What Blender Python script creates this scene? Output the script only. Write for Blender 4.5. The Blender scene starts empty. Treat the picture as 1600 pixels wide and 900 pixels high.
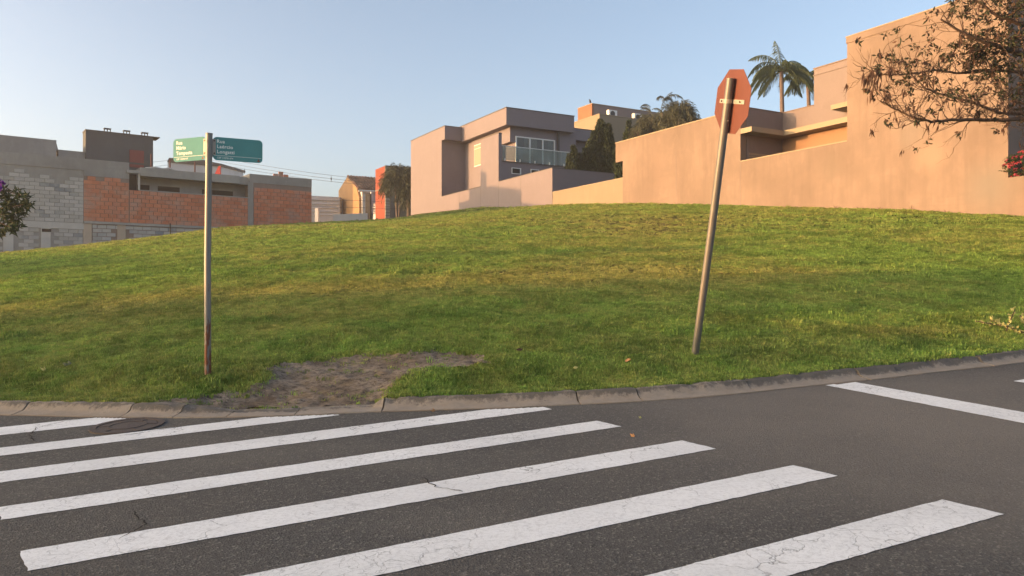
import bpy, bmesh, math, random
import numpy as np
from mathutils import Vector, Matrix, noise

scene = bpy.context.scene
COL = scene.collection
rng = random.Random(7)
R = math.radians

# ------------------------------------------------------------------ camera, sky, sun, exposure
CAM_Z = 1.6
cam_data = bpy.data.cameras.new('camera')
cam_data.sensor_width = 36.0
cam_data.lens = 27.0
cam_data.clip_end = 6000
cam = bpy.data.objects.new('camera', cam_data)
cam.location = (0, 0, CAM_Z)
cam.rotation_euler = (R(90), 0, 0)
COL.objects.link(cam)
scene.camera = cam

SUN_EL = R(4.2)
SUN_H = Vector((-0.975, -0.22, 0)).normalized()          # horizontal direction towards the sun
SUN_DIR = (SUN_H * math.cos(SUN_EL) + Vector((0, 0, math.sin(SUN_EL)))).normalized()

world = bpy.data.worlds.new('World')
scene.world = world
world.use_nodes = True
wn = world.node_tree.nodes
wl = world.node_tree.links
wn.clear()
sky = wn.new('ShaderNodeTexSky')
sky.sky_type = 'NISHITA'
sky.sun_disc = False
sky.sun_elevation = SUN_EL
sky.sun_rotation = math.atan2(SUN_H.x, SUN_H.y)
sky.altitude = 600
sky.air_density = 0.55
sky.dust_density = 7.0
sky.ozone_density = 0.3
bg = wn.new('ShaderNodeBackground')
bg.inputs['Strength'].default_value = 0.15
wo = wn.new('ShaderNodeOutputWorld')
wl.new(sky.outputs[0], bg.inputs[0])
wl.new(bg.outputs[0], wo.inputs[0])

sun_data = bpy.data.lights.new('sun', 'SUN')
sun_data.energy = 1.75
sun_data.angle = R(0.6)
sun_data.color = (1.0, 0.52, 0.21)
sun = bpy.data.objects.new('sun', sun_data)
sun.rotation_euler = (-SUN_DIR).to_track_quat('-Z', 'Y').to_euler()
sun.location = (-30, -10, 20)
COL.objects.link(sun)

scene.view_settings.view_transform = 'Standard'
scene.view_settings.look = 'None'
scene.view_settings.exposure = 2.14
scene.view_settings.gamma = 1.0
scene.view_settings.use_curve_mapping = False

# ------------------------------------------------------------------ helpers: tags, meshes
def tag(o, label=None, cat=None, group=None, kind=None):
    if label: o['label'] = label
    if cat: o['category'] = cat
    if group: o['group'] = group
    if kind: o['kind'] = kind
    return o

def empty(name, loc, label=None, cat=None, group=None):
    o = bpy.data.objects.new(name, None)
    o.location = loc
    o.empty_display_size = 0.3
    COL.objects.link(o)
    return tag(o, label, cat, group)

def wloc(o):
    v = Vector((0, 0, 0))
    while o:
        v += o.location
        o = o.parent
    return v

class MB:
    """collects faces in world coordinates; build() links them as one mesh object"""
    def __init__(s):
        s.v = []; s.f = []
    def add(s, vs, fs):
        b = len(s.v)
        s.v.extend([tuple(p) for p in vs])
        s.f.extend([tuple(i + b for i in f) for f in fs])
        return s
    def hexa(s, c):          # 8 corners: bottom 4 ccw, top 4 ccw
        return s.add(c, [(3, 2, 1, 0), (4, 5, 6, 7), (0, 1, 5, 4), (1, 2, 6, 5), (2, 3, 7, 6), (3, 0, 4, 7)])
    def box(s, x0, x1, y0, y1, z0, z1):
        return s.hexa([(x0, y0, z0), (x1, y0, z0), (x1, y1, z0), (x0, y1, z0), (x0, y0, z1), (x1, y0, z1), (x1, y1, z1), (x0, y1, z1)])
    def obox(s, o, ax, ay, az, sx, sy, sz):   # centre, unit axes, full sizes
        o = Vector(o); ax = Vector(ax) * sx / 2; ay = Vector(ay) * sy / 2; az = Vector(az) * sz / 2
        c = [o - ax - ay - az, o + ax - ay - az, o + ax + ay - az, o - ax + ay - az, o - ax - ay + az, o + ax - ay + az, o + ax + ay + az, o - ax + ay + az]
        return s.hexa(c)
    def prism(s, poly, ext):                  # closed polygon of 3d points, extruded by vector
        n = len(poly); e = Vector(ext)
        a = [Vector(p) for p in poly]; b = [p + e for p in a]
        fs = [tuple(range(n - 1, -1, -1)), tuple(range(n, 2 * n))]
        for i in range(n):
            j = (i + 1) % n
            fs.append((i, j, n + j, n + i))
        return s.add(a + b, fs)
    def tube(s, pts, rad, n=8, cap=True):
        pts = [Vector(p) for p in pts]
        if not hasattr(rad, '__len__'): rad = [rad] * len(pts)
        vs = []; fs = []
        up = None
        for i, p in enumerate(pts):
            d = (pts[min(i + 1, len(pts) - 1)] - pts[max(i - 1, 0)]).normalized()
            if up is None:
                up = d.orthogonal().normalized()
            up = (up - d * up.dot(d))
            up = up.normalized() if up.length > 1e-6 else d.orthogonal().normalized()
            w = d.cross(up)
            for k in range(n):
                a = 2 * math.pi * k / n
                vs.append(p + (up * math.cos(a) + w * math.sin(a)) * rad[i])
        for i in range(len(pts) - 1):
            for k in range(n):
                k2 = (k + 1) % n
                fs.append((i * n + k, i * n + k2, (i + 1) * n + k2, (i + 1) * n + k))
        if cap:
            fs.append(tuple(range(n - 1, -1, -1)))
            b = (len(pts) - 1) * n
            fs.append(tuple(range(b, b + n)))
        return s.add(vs, fs)
    def build(s, name, mat, parent=None, smooth=False, loc=None):
        base = wloc(parent) if parent else Vector(loc) if loc else Vector((0, 0, 0))
        me = bpy.data.meshes.new(name)
        bx, by, bz = base
        me.from_pydata([(x - bx, y - by, z - bz) for x, y, z in s.v], [], s.f)
        me.materials.append(mat)
        if smooth:
            me.polygons.foreach_set('use_smooth', [True] * len(me.polygons))
        me.update()
        o = bpy.data.objects.new(name, me)
        if parent:
            o.parent = parent
        elif loc:
            o.location = loc
        COL.objects.link(o)
        return o

def smooth_angle(o, deg=35):
    me = o.data
    me.polygons.foreach_set('use_smooth', [True] * len(me.polygons))
    me.set_sharp_from_angle(angle=R(deg))
    return o

# ------------------------------------------------------------------ helpers: materials
class NT:
    def __init__(s, name):
        s.m = bpy.data.materials.new(name)
        s.m.use_nodes = True
        s.t = s.m.node_tree
        s.n = s.t.nodes
        s.b = s.n['Principled BSDF']
        s.out = s.n['Material Output']
    def new(s, typ, **kw):
        n = s.n.new(typ)
        for k, v in kw.items():
            if k.startswith('i_'):
                key = k[2:]
                n.inputs[int(key) if key.isdigit() else key].default_value = v
            else:
                setattr(n, k, v)
        return n
    def link(s, a, b):
        s.t.links.new(a, b)
    def pos(s, scale=(1, 1, 1)):
        g = s.new('ShaderNodeNewGeometry')
        mp = s.new('ShaderNodeMapping')
        mp.inputs['Scale'].default_value = scale
        s.link(g.outputs['Position'], mp.inputs['Vector'])
        return mp.outputs[0]
    def noise(s, scale, detail=4, rough=0.55, vec=None, dist=0.0):
        n = s.new('ShaderNodeTexNoise')
        n.inputs['Scale'].default_value = scale
        n.inputs['Detail'].default_value = detail
        n.inputs['Roughness'].default_value = rough
        n.inputs['Distortion'].default_value = dist
        s.link(vec if vec is not None else s.pos(), n.inputs['Vector'])
        return n.outputs['Fac']
    def ramp(s, fac, stops):
        r = s.new('ShaderNodeValToRGB')
        el = r.color_ramp.elements
        while len(el) > 1: el.remove(el[0])
        el[0].position = stops[0][0]; el[0].color = c4(stops[0][1])
        for p, c in stops[1:]:
            e = el.new(p); e.color = c4(c)
        s.link(fac, r.inputs[0])
        return r.outputs[0]
    def mix(s, fac, a, b, mode='MIX'):
        n = s.new('ShaderNodeMix', data_type='RGBA', blend_type=mode)
        for sock, v in ((n.inputs[0], fac), (n.inputs[6], a), (n.inputs[7], b)):
            if hasattr(v, 'is_output') or isinstance(v, bpy.types.NodeSocket):
                s.link(v, sock)
            elif sock == n.inputs[0]:
                sock.default_value = v
            else:
                sock.default_value = c4(v)
        return n.outputs[2]
    def math(s, op, a, b=0.0, clamp=False):
        n = s.new('ShaderNodeMath', operation=op, use_clamp=clamp)
        for i, v in enumerate((a, b)):
            if isinstance(v, bpy.types.NodeSocket): s.link(v, n.inputs[i])
            else: n.inputs[i].default_value = v
        return n.outputs[0]
    def bump(s, height, strength=0.3, dist=0.02):
        b = s.new('ShaderNodeBump')
        b.inputs['Strength'].default_value = strength
        b.inputs['Distance'].default_value = dist
        s.link(height, b.inputs['Height'])
        s.link(b.outputs[0], s.b.inputs['Normal'])
    def set(s, color=None, rough=0.8, metal=0.0, spec=0.3):
        if color is not None:
            if isinstance(color, bpy.types.NodeSocket): s.link(color, s.b.inputs['Base Color'])
            else: s.b.inputs['Base Color'].default_value = c4(color)
        if isinstance(rough, bpy.types.NodeSocket): s.link(rough, s.b.inputs['Roughness'])
        else: s.b.inputs['Roughness'].default_value = rough
        s.b.inputs['Metallic'].default_value = metal
        s.b.inputs['Specular IOR Level'].default_value = spec
        return s.m

def c4(c):
    if hasattr(c, '__len__'):
        return (c[0], c[1], c[2], 1.0) if len(c) == 3 else tuple(c)
    return (c, c, c, 1.0)

def mul(c, k): return tuple(x * k for x in c)

def wall_mat(name, base, stain=0.25, streak=0.25, rough=0.85, spots=None):
    """painted render: blotches, vertical rain streaks, dirt with its own shape, fine texture"""
    t = NT(name)
    n1 = t.noise(0.35, 5, 0.6)
    n2 = t.noise(1.0, 4, 0.6, t.pos((2.2, 2.2, 0.16)))
    n3 = t.noise(2.3, 3, 0.6, t.pos((1, 1, 0.5)))
    c = t.mix(t.ramp(n1, [(0.35, 0.0), (0.7, 1.0)]), base, mul(base, 1 - stain))
    c = t.mix(t.math('MULTIPLY', t.ramp(n2, [(0.48, 0.0), (0.72, 1.0)]), streak), c, mul(base, 0.55))
    c = t.mix(t.math('MULTIPLY', t.ramp(n3, [(0.55, 0.0), (0.75, 1.0)]), 0.30), c, mul(base, 1.18))
    n4 = t.noise(0.55, 5, 0.65, t.pos((0.5, 0.5, 2.6)), 0.6)
    c = t.mix(t.math('MULTIPLY', t.ramp(n4, [(0.54, 0.0), (0.60, 1.0)]), min(0.4, stain * 1.6)), c, mul(base, 0.80))
    n5 = t.noise(1.7, 8, 0.7, t.pos((1, 1, 0.7)), 0.8)
    c = t.mix(t.math('MULTIPLY', t.ramp(n5, [(0.47, 0.0), (0.62, 1.0)]), min(0.5, stain * 1.5)), c, mul(base, 0.78))
    for (x, y, z, r, col, amt) in (spots or []):
        g = t.new('ShaderNodeNewGeometry')
        vm = t.new('ShaderNodeVectorMath', operation='DISTANCE')
        t.link(g.outputs['Position'], vm.inputs[0]); vm.inputs[1].default_value = (x, y, z)
        d = t.math('SUBTRACT', vm.outputs['Value'], t.math('MULTIPLY', t.noise(1.2), 0.5))
        f = t.math('MULTIPLY', t.ramp(t.math('DIVIDE', d, r), [(0.0, 1.0), (1.0, 0.0)]), amt)
        c = t.mix(f, c, col)
    t.bump(t.noise(55, 3), 0.25, 0.01)
    return t.set(c, rough, 0, 0.25)

def flat_mat(name, base, rough=0.7, metal=0.0, var=0.15, scale=3.0, spec=0.3, bump=0.0, bscale=40):
    t = NT(name)
    c = t.mix(t.noise(scale, 5), mul(base, 1 - var), mul(base, 1 + var))
    if bump: t.bump(t.noise(bscale, 4), bump, 0.01)
    return t.set(c, rough, metal, spec)

def leaf_mat(name, col, dark, trans=0.3, rough=0.6, scale=6.0):
    """leaves: clump-to-clump colour, some light through the blade"""
    t = NT(name)
    n = t.noise(scale, 3)
    c = t.mix(t.ramp(n, [(0.35, 0.0), (0.65, 1.0)]), dark, col)
    g = t.new('ShaderNodeNewGeometry')
    c = t.mix(t.math('MULTIPLY', g.outputs['Random Per Island'], 0.5), c, mul(col, 1.35))
    t.set(c, rough, 0, 0.3)
    tr = t.new('ShaderNodeBsdfTranslucent')
    t.link(c, tr.inputs[0])
    mx = t.new('ShaderNodeMixShader'); mx.inputs[0].default_value = trans
    t.link(t.b.outputs[0], mx.inputs[1]); t.link(tr.outputs[0], mx.inputs[2])
    t.link(mx.outputs[0], t.out.inputs['Surface'])
    return t.m

# ------------------------------------------------------------------ survey of the place
# road plane rises away and to the right; lot line of the houses runs along D, their depth along N
PX, QY = 0.0244, 0.0567
def road_z(x, y): return PX * x + QY * y
LO = Vector((14.4, 33.0)); LD = Vector((-0.48717, 0.87331)); LN = Vector((0.87331, 0.48717))
def LP(u, v, z=0.0):
    p = LO + LD * u + LN * v
    return Vector((p.x, p.y, z))
BO = Vector((-15.65, 60.0)); BE = Vector((-0.8, -0.6)); BN = Vector((-0.6, 0.8))   # unfinished building: s to the left, d inwards
def BP(s, d, z=0.0):
    p = BO + BE * s + BN * d
    return Vector((p.x, p.y, z))
FPX = 1200.0
def at(x, y, Y):   # survey sighting at distance Y
    return Vector(((x - 800) / FPX * Y, Y, CAM_Z + (450 - y) / FPX * Y))

def lbox(mb, u0, u1, v0, v1, z0, z1):
    c = [LP(u1, v0, z0), LP(u0, v0, z0), LP(u0, v1, z0), LP(u1, v1, z0)]
    return mb.hexa(c + [Vector((p.x, p.y, z1)) for p in c])
def bbox(mb, s0, s1, d0, d1, z0, z1):
    c = [BP(s1, d0, z0), BP(s0, d0, z0), BP(s0, d1, z0), BP(s1, d1, z0)]
    return mb.hexa(c + [Vector((p.x, p.y, z1)) for p in c])

# kerb line (road edge), left to right
KPTS = [(-62, 95), (-50, 70), (-40, 50), (-32.5, 32), (-25, 18), (-17, 11.3), (-10.5, 8.9), (-7.6, 8.25), (-5.21, 7.82), (-4.46, 7.66), (-3.77, 7.55), (-3.1, 7.46), (-2.48, 7.44), (-1.87, 7.47),
        (-1.26, 7.52), (-0.63, 7.53), (0, 7.56), (0.67, 7.63), (1.3, 7.71), (1.97, 7.86), (2.55, 8.04), (3.5, 8.39), (4.35, 8.71), (5.28, 9.06),
        (6.32, 9.48), (8.6, 10.5), (13, 12.7), (20, 16.2), (32, 22.1), (60, 35.8), (110, 60)]
def catmull(pts, step):
    out = []
    P = [Vector(p) for p in pts]
    P = [P[0] * 2 - P[1]] + P + [P[-1] * 2 - P[-2]]
    for i in range(1, len(P) - 2):
        n = max(2, int((P[i + 1] - P[i]).length / step))
        for k in range(n):
            t = k / n
            a, b, c, d = P[i - 1], P[i], P[i + 1], P[i + 2]
            out.append(0.5 * ((2 * b) + (c - a) * t + (2 * a - 5 * b + 4 * c - d) * t * t + (3 * b - a - 3 * c + d) * t ** 3))
    out.append(P[-2])
    return out
KC = catmull(KPTS, 0.12)
_k = [KC[0]]
for p in KC[1:]:
    far = min(p.x + 12, 12 - p.x) < 0
    if (p - _k[-1]).length > (1.0 if far else 0.10): _k.append(p)
KC = _k
def knormal(i):
    d = (KC[min(i + 2, len(KC) - 1)] - KC[max(i - 2, 0)]).normalized()
    return Vector((-d.y, d.x))          # towards the lawn
KN = [knormal(i) for i in range(len(KC))]
DROP0, DROP1 = -2.95, -1.28             # lowered kerb in front of the bare patch
def sstep(a, b, x):
    t = max(0.0, min(1.0, (x - a) / (b - a)))
    return t * t * (3 - 2 * t)
def kerb_h(x):
    """kerb height factor along the corner"""
    d = sstep(DROP0 - 0.55, DROP0 + 0.25, x) * (1 - sstep(DROP1 - 0.12, DROP1 + 0.02, x))
    return 1 - 0.72 * d

# terrain of the lawn: smooth surface through surveyed levels
CP = []
for i in range(0, len(KC)):
    p = KC[i]
    if i % 9 == 0 or abs(p.x) > 12 and i % 3 == 0:
        q_ = p + KN[i] * 0.28
        CP.append((q_.x, q_.y, road_z(p.x, p.y) + 0.106 * (kerb_h(p.x))))
def wallbase(u, z, ext=True):
    p = LP(u, 0); CP.append((p.x, p.y, z))
    if ext:
        p = LP(u, 14); CP.append((p.x, p.y, z + 0.3))
for u, z in ((-16, 2.9), (-11.5, 3.5), (-7.1, 4.09), (-3.5, 4.6), (0, 5.02), (6.13, 5.68), (10.5, 6.2), (15.73, 6.73), (23.77, 7.40), (33, 8.12), (42.8, 8.62), (50.4, 8.92)):
    wallbase(u, z)
CP += [(-3.405, 8.6, 0.633), (2.19, 9.2, 0.81),
       (-15.1, 58, 6.47), (-17.2, 53, 5.85), (-18.8, 48, 5.28), (-20.2, 44, 4.53), (-22.3, 40, 3.77), (-24.7, 37, 3.2), (-29, 34, 2.5),
       (-14.5, 74, 6.9), (-18, 66, 5.4), (-25, 60, 3.9), (-32, 52, 2.5), (-40, 60, 2.6), (-10, 95, 8.6), (-30, 95, 6.0), (-50, 100, 5), (10, 130, 10), (60, 90, 9), (60, 60, 6)]
for x_, lv_ in ((-150, ((14, 480), (24, 440))), (0, ((14, 470), (22, 424), (30, 404))), (130, ((14, 466), (22, 415), (32, 390))), (250, ((22, 405), (34, 374))), (330, ((14, 460), (22, 400), (36, 364))),
                 (487, ((14, 457), (24, 386), (42, 357), (52, 351))), (560, ((44, 351), (56, 346))), (642, ((14, 454), (24, 378), (48, 344), (60, 340))), (690, ((58, 335),)), (760, ((30, 355), (46, 334), (58, 329))), (800, ((14, 452), (22, 386))), (863, ((40, 328),)),
                 (1000, ((14, 451), (22, 384), (36, 328))), (1200, ((14, 452), (22, 382), (30, 340))), (1450, ((14, 455), (22, 376))), (1600, ((14, 460), (20, 390)))):
    for Y_, y_ in lv_:
        CP.append(tuple(at(x_, y_, Y_)))
CP = np.array(CP)
def tps_fit(P, lam=0.6):
    n = len(P)
    d = np.linalg.norm(P[:, None, :2] - P[None, :, :2], axis=2)
    K = np.where(d > 0, d * d * np.log(np.maximum(d, 1e-9)), 0) + lam * np.eye(n)
    A = np.zeros((n + 3, n + 3))
    A[:n, :n] = K
    A[:n, n] = 1; A[:n, n + 1:] = P[:, :2]
    A[n, :n] = 1; A[n + 1:, :n] = P[:, :2].T
    b = np.zeros(n + 3); b[:n] = P[:, 2]
    return np.linalg.lstsq(A, b, rcond=None)[0]
TW = tps_fit(CP)
def terrain(X, Y):
    X = np.asarray(X, float); Y = np.asarray(Y, float)
    out = np.zeros(len(X))
    for a in range(0, len(X), 20000):
        x = X[a:a + 20000]; y = Y[a:a + 20000]
        d2 = (x[:, None] - CP[None, :, 0]) ** 2 + (y[:, None] - CP[None, :, 1]) ** 2
        K = 0.5 * d2 * np.log(np.maximum(d2, 1e-12))
        out[a:a + 20000] = K @ TW[:-3] + TW[-3] + TW[-2] * x + TW[-1] * y
    return out
def tz(x, y): return float(terrain([x], [y])[0])

# bare worn patch in the grass by the lowered kerb (outline in plan, anticlockwise)
BARE = [(-3.62, 7.66), (-2.8, 7.64), (-1.95, 7.70), (-1.32, 7.76), (-1.22, 8.0), (-1.27, 8.35), (-1.12, 8.66), (-0.7, 8.74), (-0.36, 8.86), (-0.34, 9.12), (-0.75, 9.30), (-1.3, 9.22), (-1.75, 9.24), (-2.2, 9.10), (-2.55, 8.98), (-2.72, 8.72), (-2.66, 8.45), (-2.95, 8.15), (-3.4, 7.92)]
def in_poly(x, y, poly):
    c = False
    j = len(poly) - 1
    for i in range(len(poly)):
        xi, yi = poly[i]; xj, yj = poly[j]
        if (yi > y) != (yj > y) and x < (xj - xi) * (y - yi) / (yj - yi) + xi: c = not c
        j = i
    return c
def poly_dist(x, y, poly):
    best = 1e9
    for i in range(len(poly)):
        ax, ay = poly[i - 1]; bx, by = poly[i]
        dx, dy = bx - ax, by - ay
        t = max(0, min(1, ((x - ax) * dx + (y - ay) * dy) / (dx * dx + dy * dy)))
        best = min(best, math.hypot(x - ax - t * dx, y - ay - t * dy))
    return -best if in_poly(x, y, poly) else best
def nz(x, y, s, seed=0.0): return noise.noise(Vector((x * s, y * s, seed)))
def bare_d(x, y):
    if x < -5 or x > 1 or y > 11: return 1.0
    return poly_dist(x, y, BARE) + 0.13 * nz(x, y, 2.2, 3.1) + 0.12 * nz(x, y, 6.0, 1.7) + 0.06 * nz(x, y, 15.0, 8.7)
def dry_and_sun(x, y):
    """how yellow / thin the grass is: blotches of dry turf, painted sunlit streaks, worn bank on the right crest"""
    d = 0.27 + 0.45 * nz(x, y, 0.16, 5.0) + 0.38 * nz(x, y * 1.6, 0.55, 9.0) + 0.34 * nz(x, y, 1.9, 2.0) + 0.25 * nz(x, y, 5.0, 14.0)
    # dry strip along the foot of the bank, yellowed further to paint the sunlit streak
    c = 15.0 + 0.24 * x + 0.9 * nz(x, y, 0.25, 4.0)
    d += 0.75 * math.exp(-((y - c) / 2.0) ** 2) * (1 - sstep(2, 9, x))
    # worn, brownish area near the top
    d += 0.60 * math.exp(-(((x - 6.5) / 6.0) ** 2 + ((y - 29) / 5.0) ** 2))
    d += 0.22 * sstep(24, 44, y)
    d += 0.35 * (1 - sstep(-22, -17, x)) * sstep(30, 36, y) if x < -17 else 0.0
    # short sunlit strip by the right kerb, painted as yellow grass
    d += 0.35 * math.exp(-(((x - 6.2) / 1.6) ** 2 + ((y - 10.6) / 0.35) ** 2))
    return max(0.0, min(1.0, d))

# ------------------------------------------------------------------ materials
def m_asphalt():
    t = NT('asphalt')
    a = t.noise(150, 4, 0.75)
    vo = t.new('ShaderNodeTexVoronoi'); vo.inputs['Scale'].default_value = 80
    t.link(t.pos(), vo.inputs['Vector'])
    big = t.noise(0.5, 5, 0.6)
    c = t.mix(t.ramp(a, [(0.32, 0.0), (0.68, 1.0)]), (0.030, 0.029, 0.028), (0.150, 0.140, 0.130))
    sp = t.ramp(vo.outputs['Color'], [(0.70, 0.0), (0.9, 1.0)])
    c = t.mix(t.math('MULTIPLY', sp, 0.55), c, (0.30, 0.275, 0.245))
    sp2 = t.ramp(vo.outputs['Color'], [(0.12, 1.0), (0.28, 0.0)])
    c = t.mix(t.math('MULTIPLY', sp2, 0.6), c, (0.028, 0.027, 0.026))
    c = t.mix(t.math('MULTIPLY', t.ramp(big, [(0.35, 0.0), (0.7, 1.0)]), 0.40), c, (0.125, 0.108, 0.092))
    # brownish dust left where cars turn, right of the crossing
    g = t.new('ShaderNodeNewGeometry')
    vm = t.new('ShaderNodeVectorMath', operation='DISTANCE'); t.link(g.outputs['Position'], vm.inputs[0]); vm.inputs[1].default_value = (3.6, 6.6, 0.46)
    d = t.math('ADD', vm.outputs['Value'], t.math('MULTIPLY', t.math('SUBTRACT', t.noise(0.8, 4), 0.5), 3.5))
    c = t.mix(t.math('MULTIPLY', t.ramp(t.math('DIVIDE', d, 3.6), [(0.15, 1.0), (1.0, 0.0)]), 0.55), c, (0.235, 0.205, 0.175))
    c = t.mix(t.math('MULTIPLY', t.ramp(t.noise(1.1, 4, 0.6, t.pos((0.35, 1, 1))), [(0.5, 0.0), (0.75, 1.0)]), 0.30), c, (0.20, 0.18, 0.155))
    h = t.math('ADD', t.math('MULTIPLY', a, 0.6), t.math('MULTIPLY', vo.outputs['Distance'], 0.7))
    t.bump(h, 0.8, 0.010)
    return t.set(c, 0.88, 0, 0.25)

def m_paint():
    t = NT('road_paint')
    wv = t.new('ShaderNodeVectorMath', operation='ADD')
    nn = t.new('ShaderNodeTexNoise'); nn.inputs['Scale'].default_value = 3.5; nn.inputs['Detail'].default_value = 5
    sc = t.new('ShaderNodeVectorMath', operation='SCALE'); sc.inputs['Scale'].default_value = 0.45
    t.link(t.pos(), nn.inputs['Vector']); t.link(nn.outputs['Color'], sc.inputs[0])
    t.link(t.pos(), wv.inputs[0]); t.link(sc.outputs[0], wv.inputs[1])
    def crack(scale, w):
        v = t.new('ShaderNodeTexVoronoi', feature='DISTANCE_TO_EDGE'); v.inputs['Scale'].default_value = scale
        t.link(wv.outputs[0], v.inputs['Vector'])
        return t.ramp(v.outputs['Distance'], [(0.0, 1.0), (w, 0.0)])
    g1 = t.ramp(t.noise(0.9, 2), [(0.42, 0.05), (0.62, 1.0)])
    g2 = t.ramp(t.noise(1.3, 2, 0.5, t.pos((1, 1.3, 1))), [(0.47, 0.0), (0.62, 1.0)])
    ck = t.math('MAXIMUM', t.math('MULTIPLY', crack(2.6, 0.011), g1), t.math('MULTIPLY', crack(8.5, 0.028), t.math('MULTIPLY', g2, 0.6)))
    wear = t.ramp(t.noise(130, 4, 0.75), [(0.60, 0.0), (0.72, 1.0)])
    patch = t.ramp(t.noise(1.6, 4), [(0.3, 0.15), (0.7, 0.8)])
    c = t.mix(t.noise(2.0, 5), (0.76, 0.755, 0.75), (0.90, 0.895, 0.89))
    c = t.mix(t.math('MULTIPLY', t.ramp(t.noise(38, 4, 0.7), [(0.45, 0.0), (0.7, 1.0)]), 0.4), c, (0.42, 0.41, 0.40))
    c = t.mix(t.math('MULTIPLY', t.ramp(t.noise(0.7, 5, 0.6, t.pos((0.6, 1.4, 1))), [(0.45, 0.0), (0.68, 1.0)]), 0.30), c, (0.48, 0.47, 0.46))
    c = t.mix(t.math('MULTIPLY', wear, patch), c, (0.13, 0.125, 0.12))
    c = t.mix(t.math('MULTIPLY', ck, 0.75), c, (0.09, 0.085, 0.08))
    t.bump(t.math('SUBTRACT', t.noise(170, 3), ck), 0.45, 0.004)
    return t.set(c, 0.75, 0, 0.3)

def m_kerb():
    t = NT('kerb_concrete')
    at_ = t.new('ShaderNodeAttribute'); at_.attribute_name = 'grime'
    n = t.noise(5, 6, 0.7); n2 = t.noise(24, 5, 0.7)
    c = t.mix(n, (0.24, 0.195, 0.155), (0.46, 0.40, 0.335))
    c = t.mix(t.math('MULTIPLY', n2, 0.5), c, (0.16, 0.13, 0.105))
    n3 = t.noise(2.2, 5, 0.7); n4 = t.noise(14, 6, 0.8, t.pos((1, 1, 0.35)))
    f = t.math('ADD', at_.outputs['Fac'], t.math('ADD', t.math('MULTIPLY', t.math('SUBTRACT', n3, 0.5), 1.6), t.math('MULTIPLY', t.math('SUBTRACT', n4, 0.5), 2.2)))
    f = t.ramp(f, [(0.32, 0.0), (0.68, 1.0)])
    dk = t.mix(n4, (0.030, 0.027, 0.025), (0.19, 0.17, 0.15))
    c = t.mix(t.math('MULTIPLY', f, 0.9), c, dk)
    t.bump(t.math('ADD', n2, t.math('MULTIPLY', t.noise(90, 3), 0.5)), 0.6, 0.012)
    return t.set(c, 0.92, 0, 0.15)

def m_lawn():
    t = NT('lawn_turf')
    at_ = t.new('ShaderNodeAttribute'); at_.attribute_name = 'dry'  # dry turf plus the painted sunlit streaks
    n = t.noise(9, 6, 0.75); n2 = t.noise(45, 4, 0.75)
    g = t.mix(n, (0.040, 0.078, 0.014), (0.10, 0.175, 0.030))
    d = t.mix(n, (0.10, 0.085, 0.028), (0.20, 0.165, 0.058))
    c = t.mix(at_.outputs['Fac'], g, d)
    c = t.mix(t.math('MULTIPLY', t.ramp(n2, [(0.35, 1.0), (0.55, 0.0)]), 0.6), c, (0.022, 0.020, 0.009))
    t.bump(t.math('ADD', n2, n), 0.9, 0.05)
    return t.set(c, 0.95, 0, 0.1)

def m_soil():
    t = NT('bare_soil')
    n = t.noise(2.4, 6, 0.75); n2 = t.noise(13, 6, 0.8, t.pos((1, 2.0, 1)))
    v = t.new('ShaderNodeTexVoronoi', feature='DISTANCE_TO_EDGE'); v.inputs['Scale'].default_value = 9
    t.link(t.pos((1, 1.8, 1)), v.inputs['Vector'])
    c = t.mix(t.ramp(n, [(0.35, 0.0), (0.65, 1.0)]), (0.125, 0.096, 0.075), (0.37, 0.30, 0.235))
    c = t.mix(t.math('MULTIPLY', t.ramp(n2, [(0.36, 1.0), (0.52, 0.0)]), 0.85), c, (0.045, 0.036, 0.030))
    c = t.mix(t.math('MULTIPLY', t.ramp(t.noise(5.5, 4), [(0.56, 0.0), (0.7, 1.0)]), 0.7), c, (0.30, 0.22, 0.13))
    c = t.mix(t.math('MULTIPLY', t.ramp(v.outputs['Distance'], [(0.0, 1.0), (0.03, 0.0)]), 0.5), c, (0.03, 0.024, 0.02))
    t.bump(t.math('ADD', n2, t.math('MULTIPLY', n, 0.6)), 1.0, 0.03)
    return t.set(c, 0.95, 0, 0.1)

def m_grass():
    t = NT('grass_blades')
    a = t.new('ShaderNodeAttribute'); a.attribute_type = 'INSTANCER'; a.attribute_name = 'dry'  # yellowing of the tufts: dry grass and sun streaks put into the colour
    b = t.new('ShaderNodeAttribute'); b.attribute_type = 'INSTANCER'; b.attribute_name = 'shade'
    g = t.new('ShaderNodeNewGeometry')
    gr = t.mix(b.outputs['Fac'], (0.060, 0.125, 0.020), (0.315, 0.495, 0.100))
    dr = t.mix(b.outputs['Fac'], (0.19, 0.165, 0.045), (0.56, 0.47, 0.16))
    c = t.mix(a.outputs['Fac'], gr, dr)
    c = t.mix(t.math('MULTIPLY', g.outputs['Random Per Island'], 0.45), c, (0.20, 0.33, 0.06))
    t.set(c, 0.6, 0, 0.25)
    tr = t.new('ShaderNodeBsdfTranslucent'); t.link(c, tr.inputs[0])
    mx = t.new('ShaderNodeMixShader'); mx.inputs[0].default_value = 0.35
    t.link(t.b.outputs[0], mx.inputs[1]); t.link(tr.outputs[0], mx.inputs[2])
    t.link(mx.outputs[0], t.out.inputs['Surface'])
    return t.m

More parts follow.
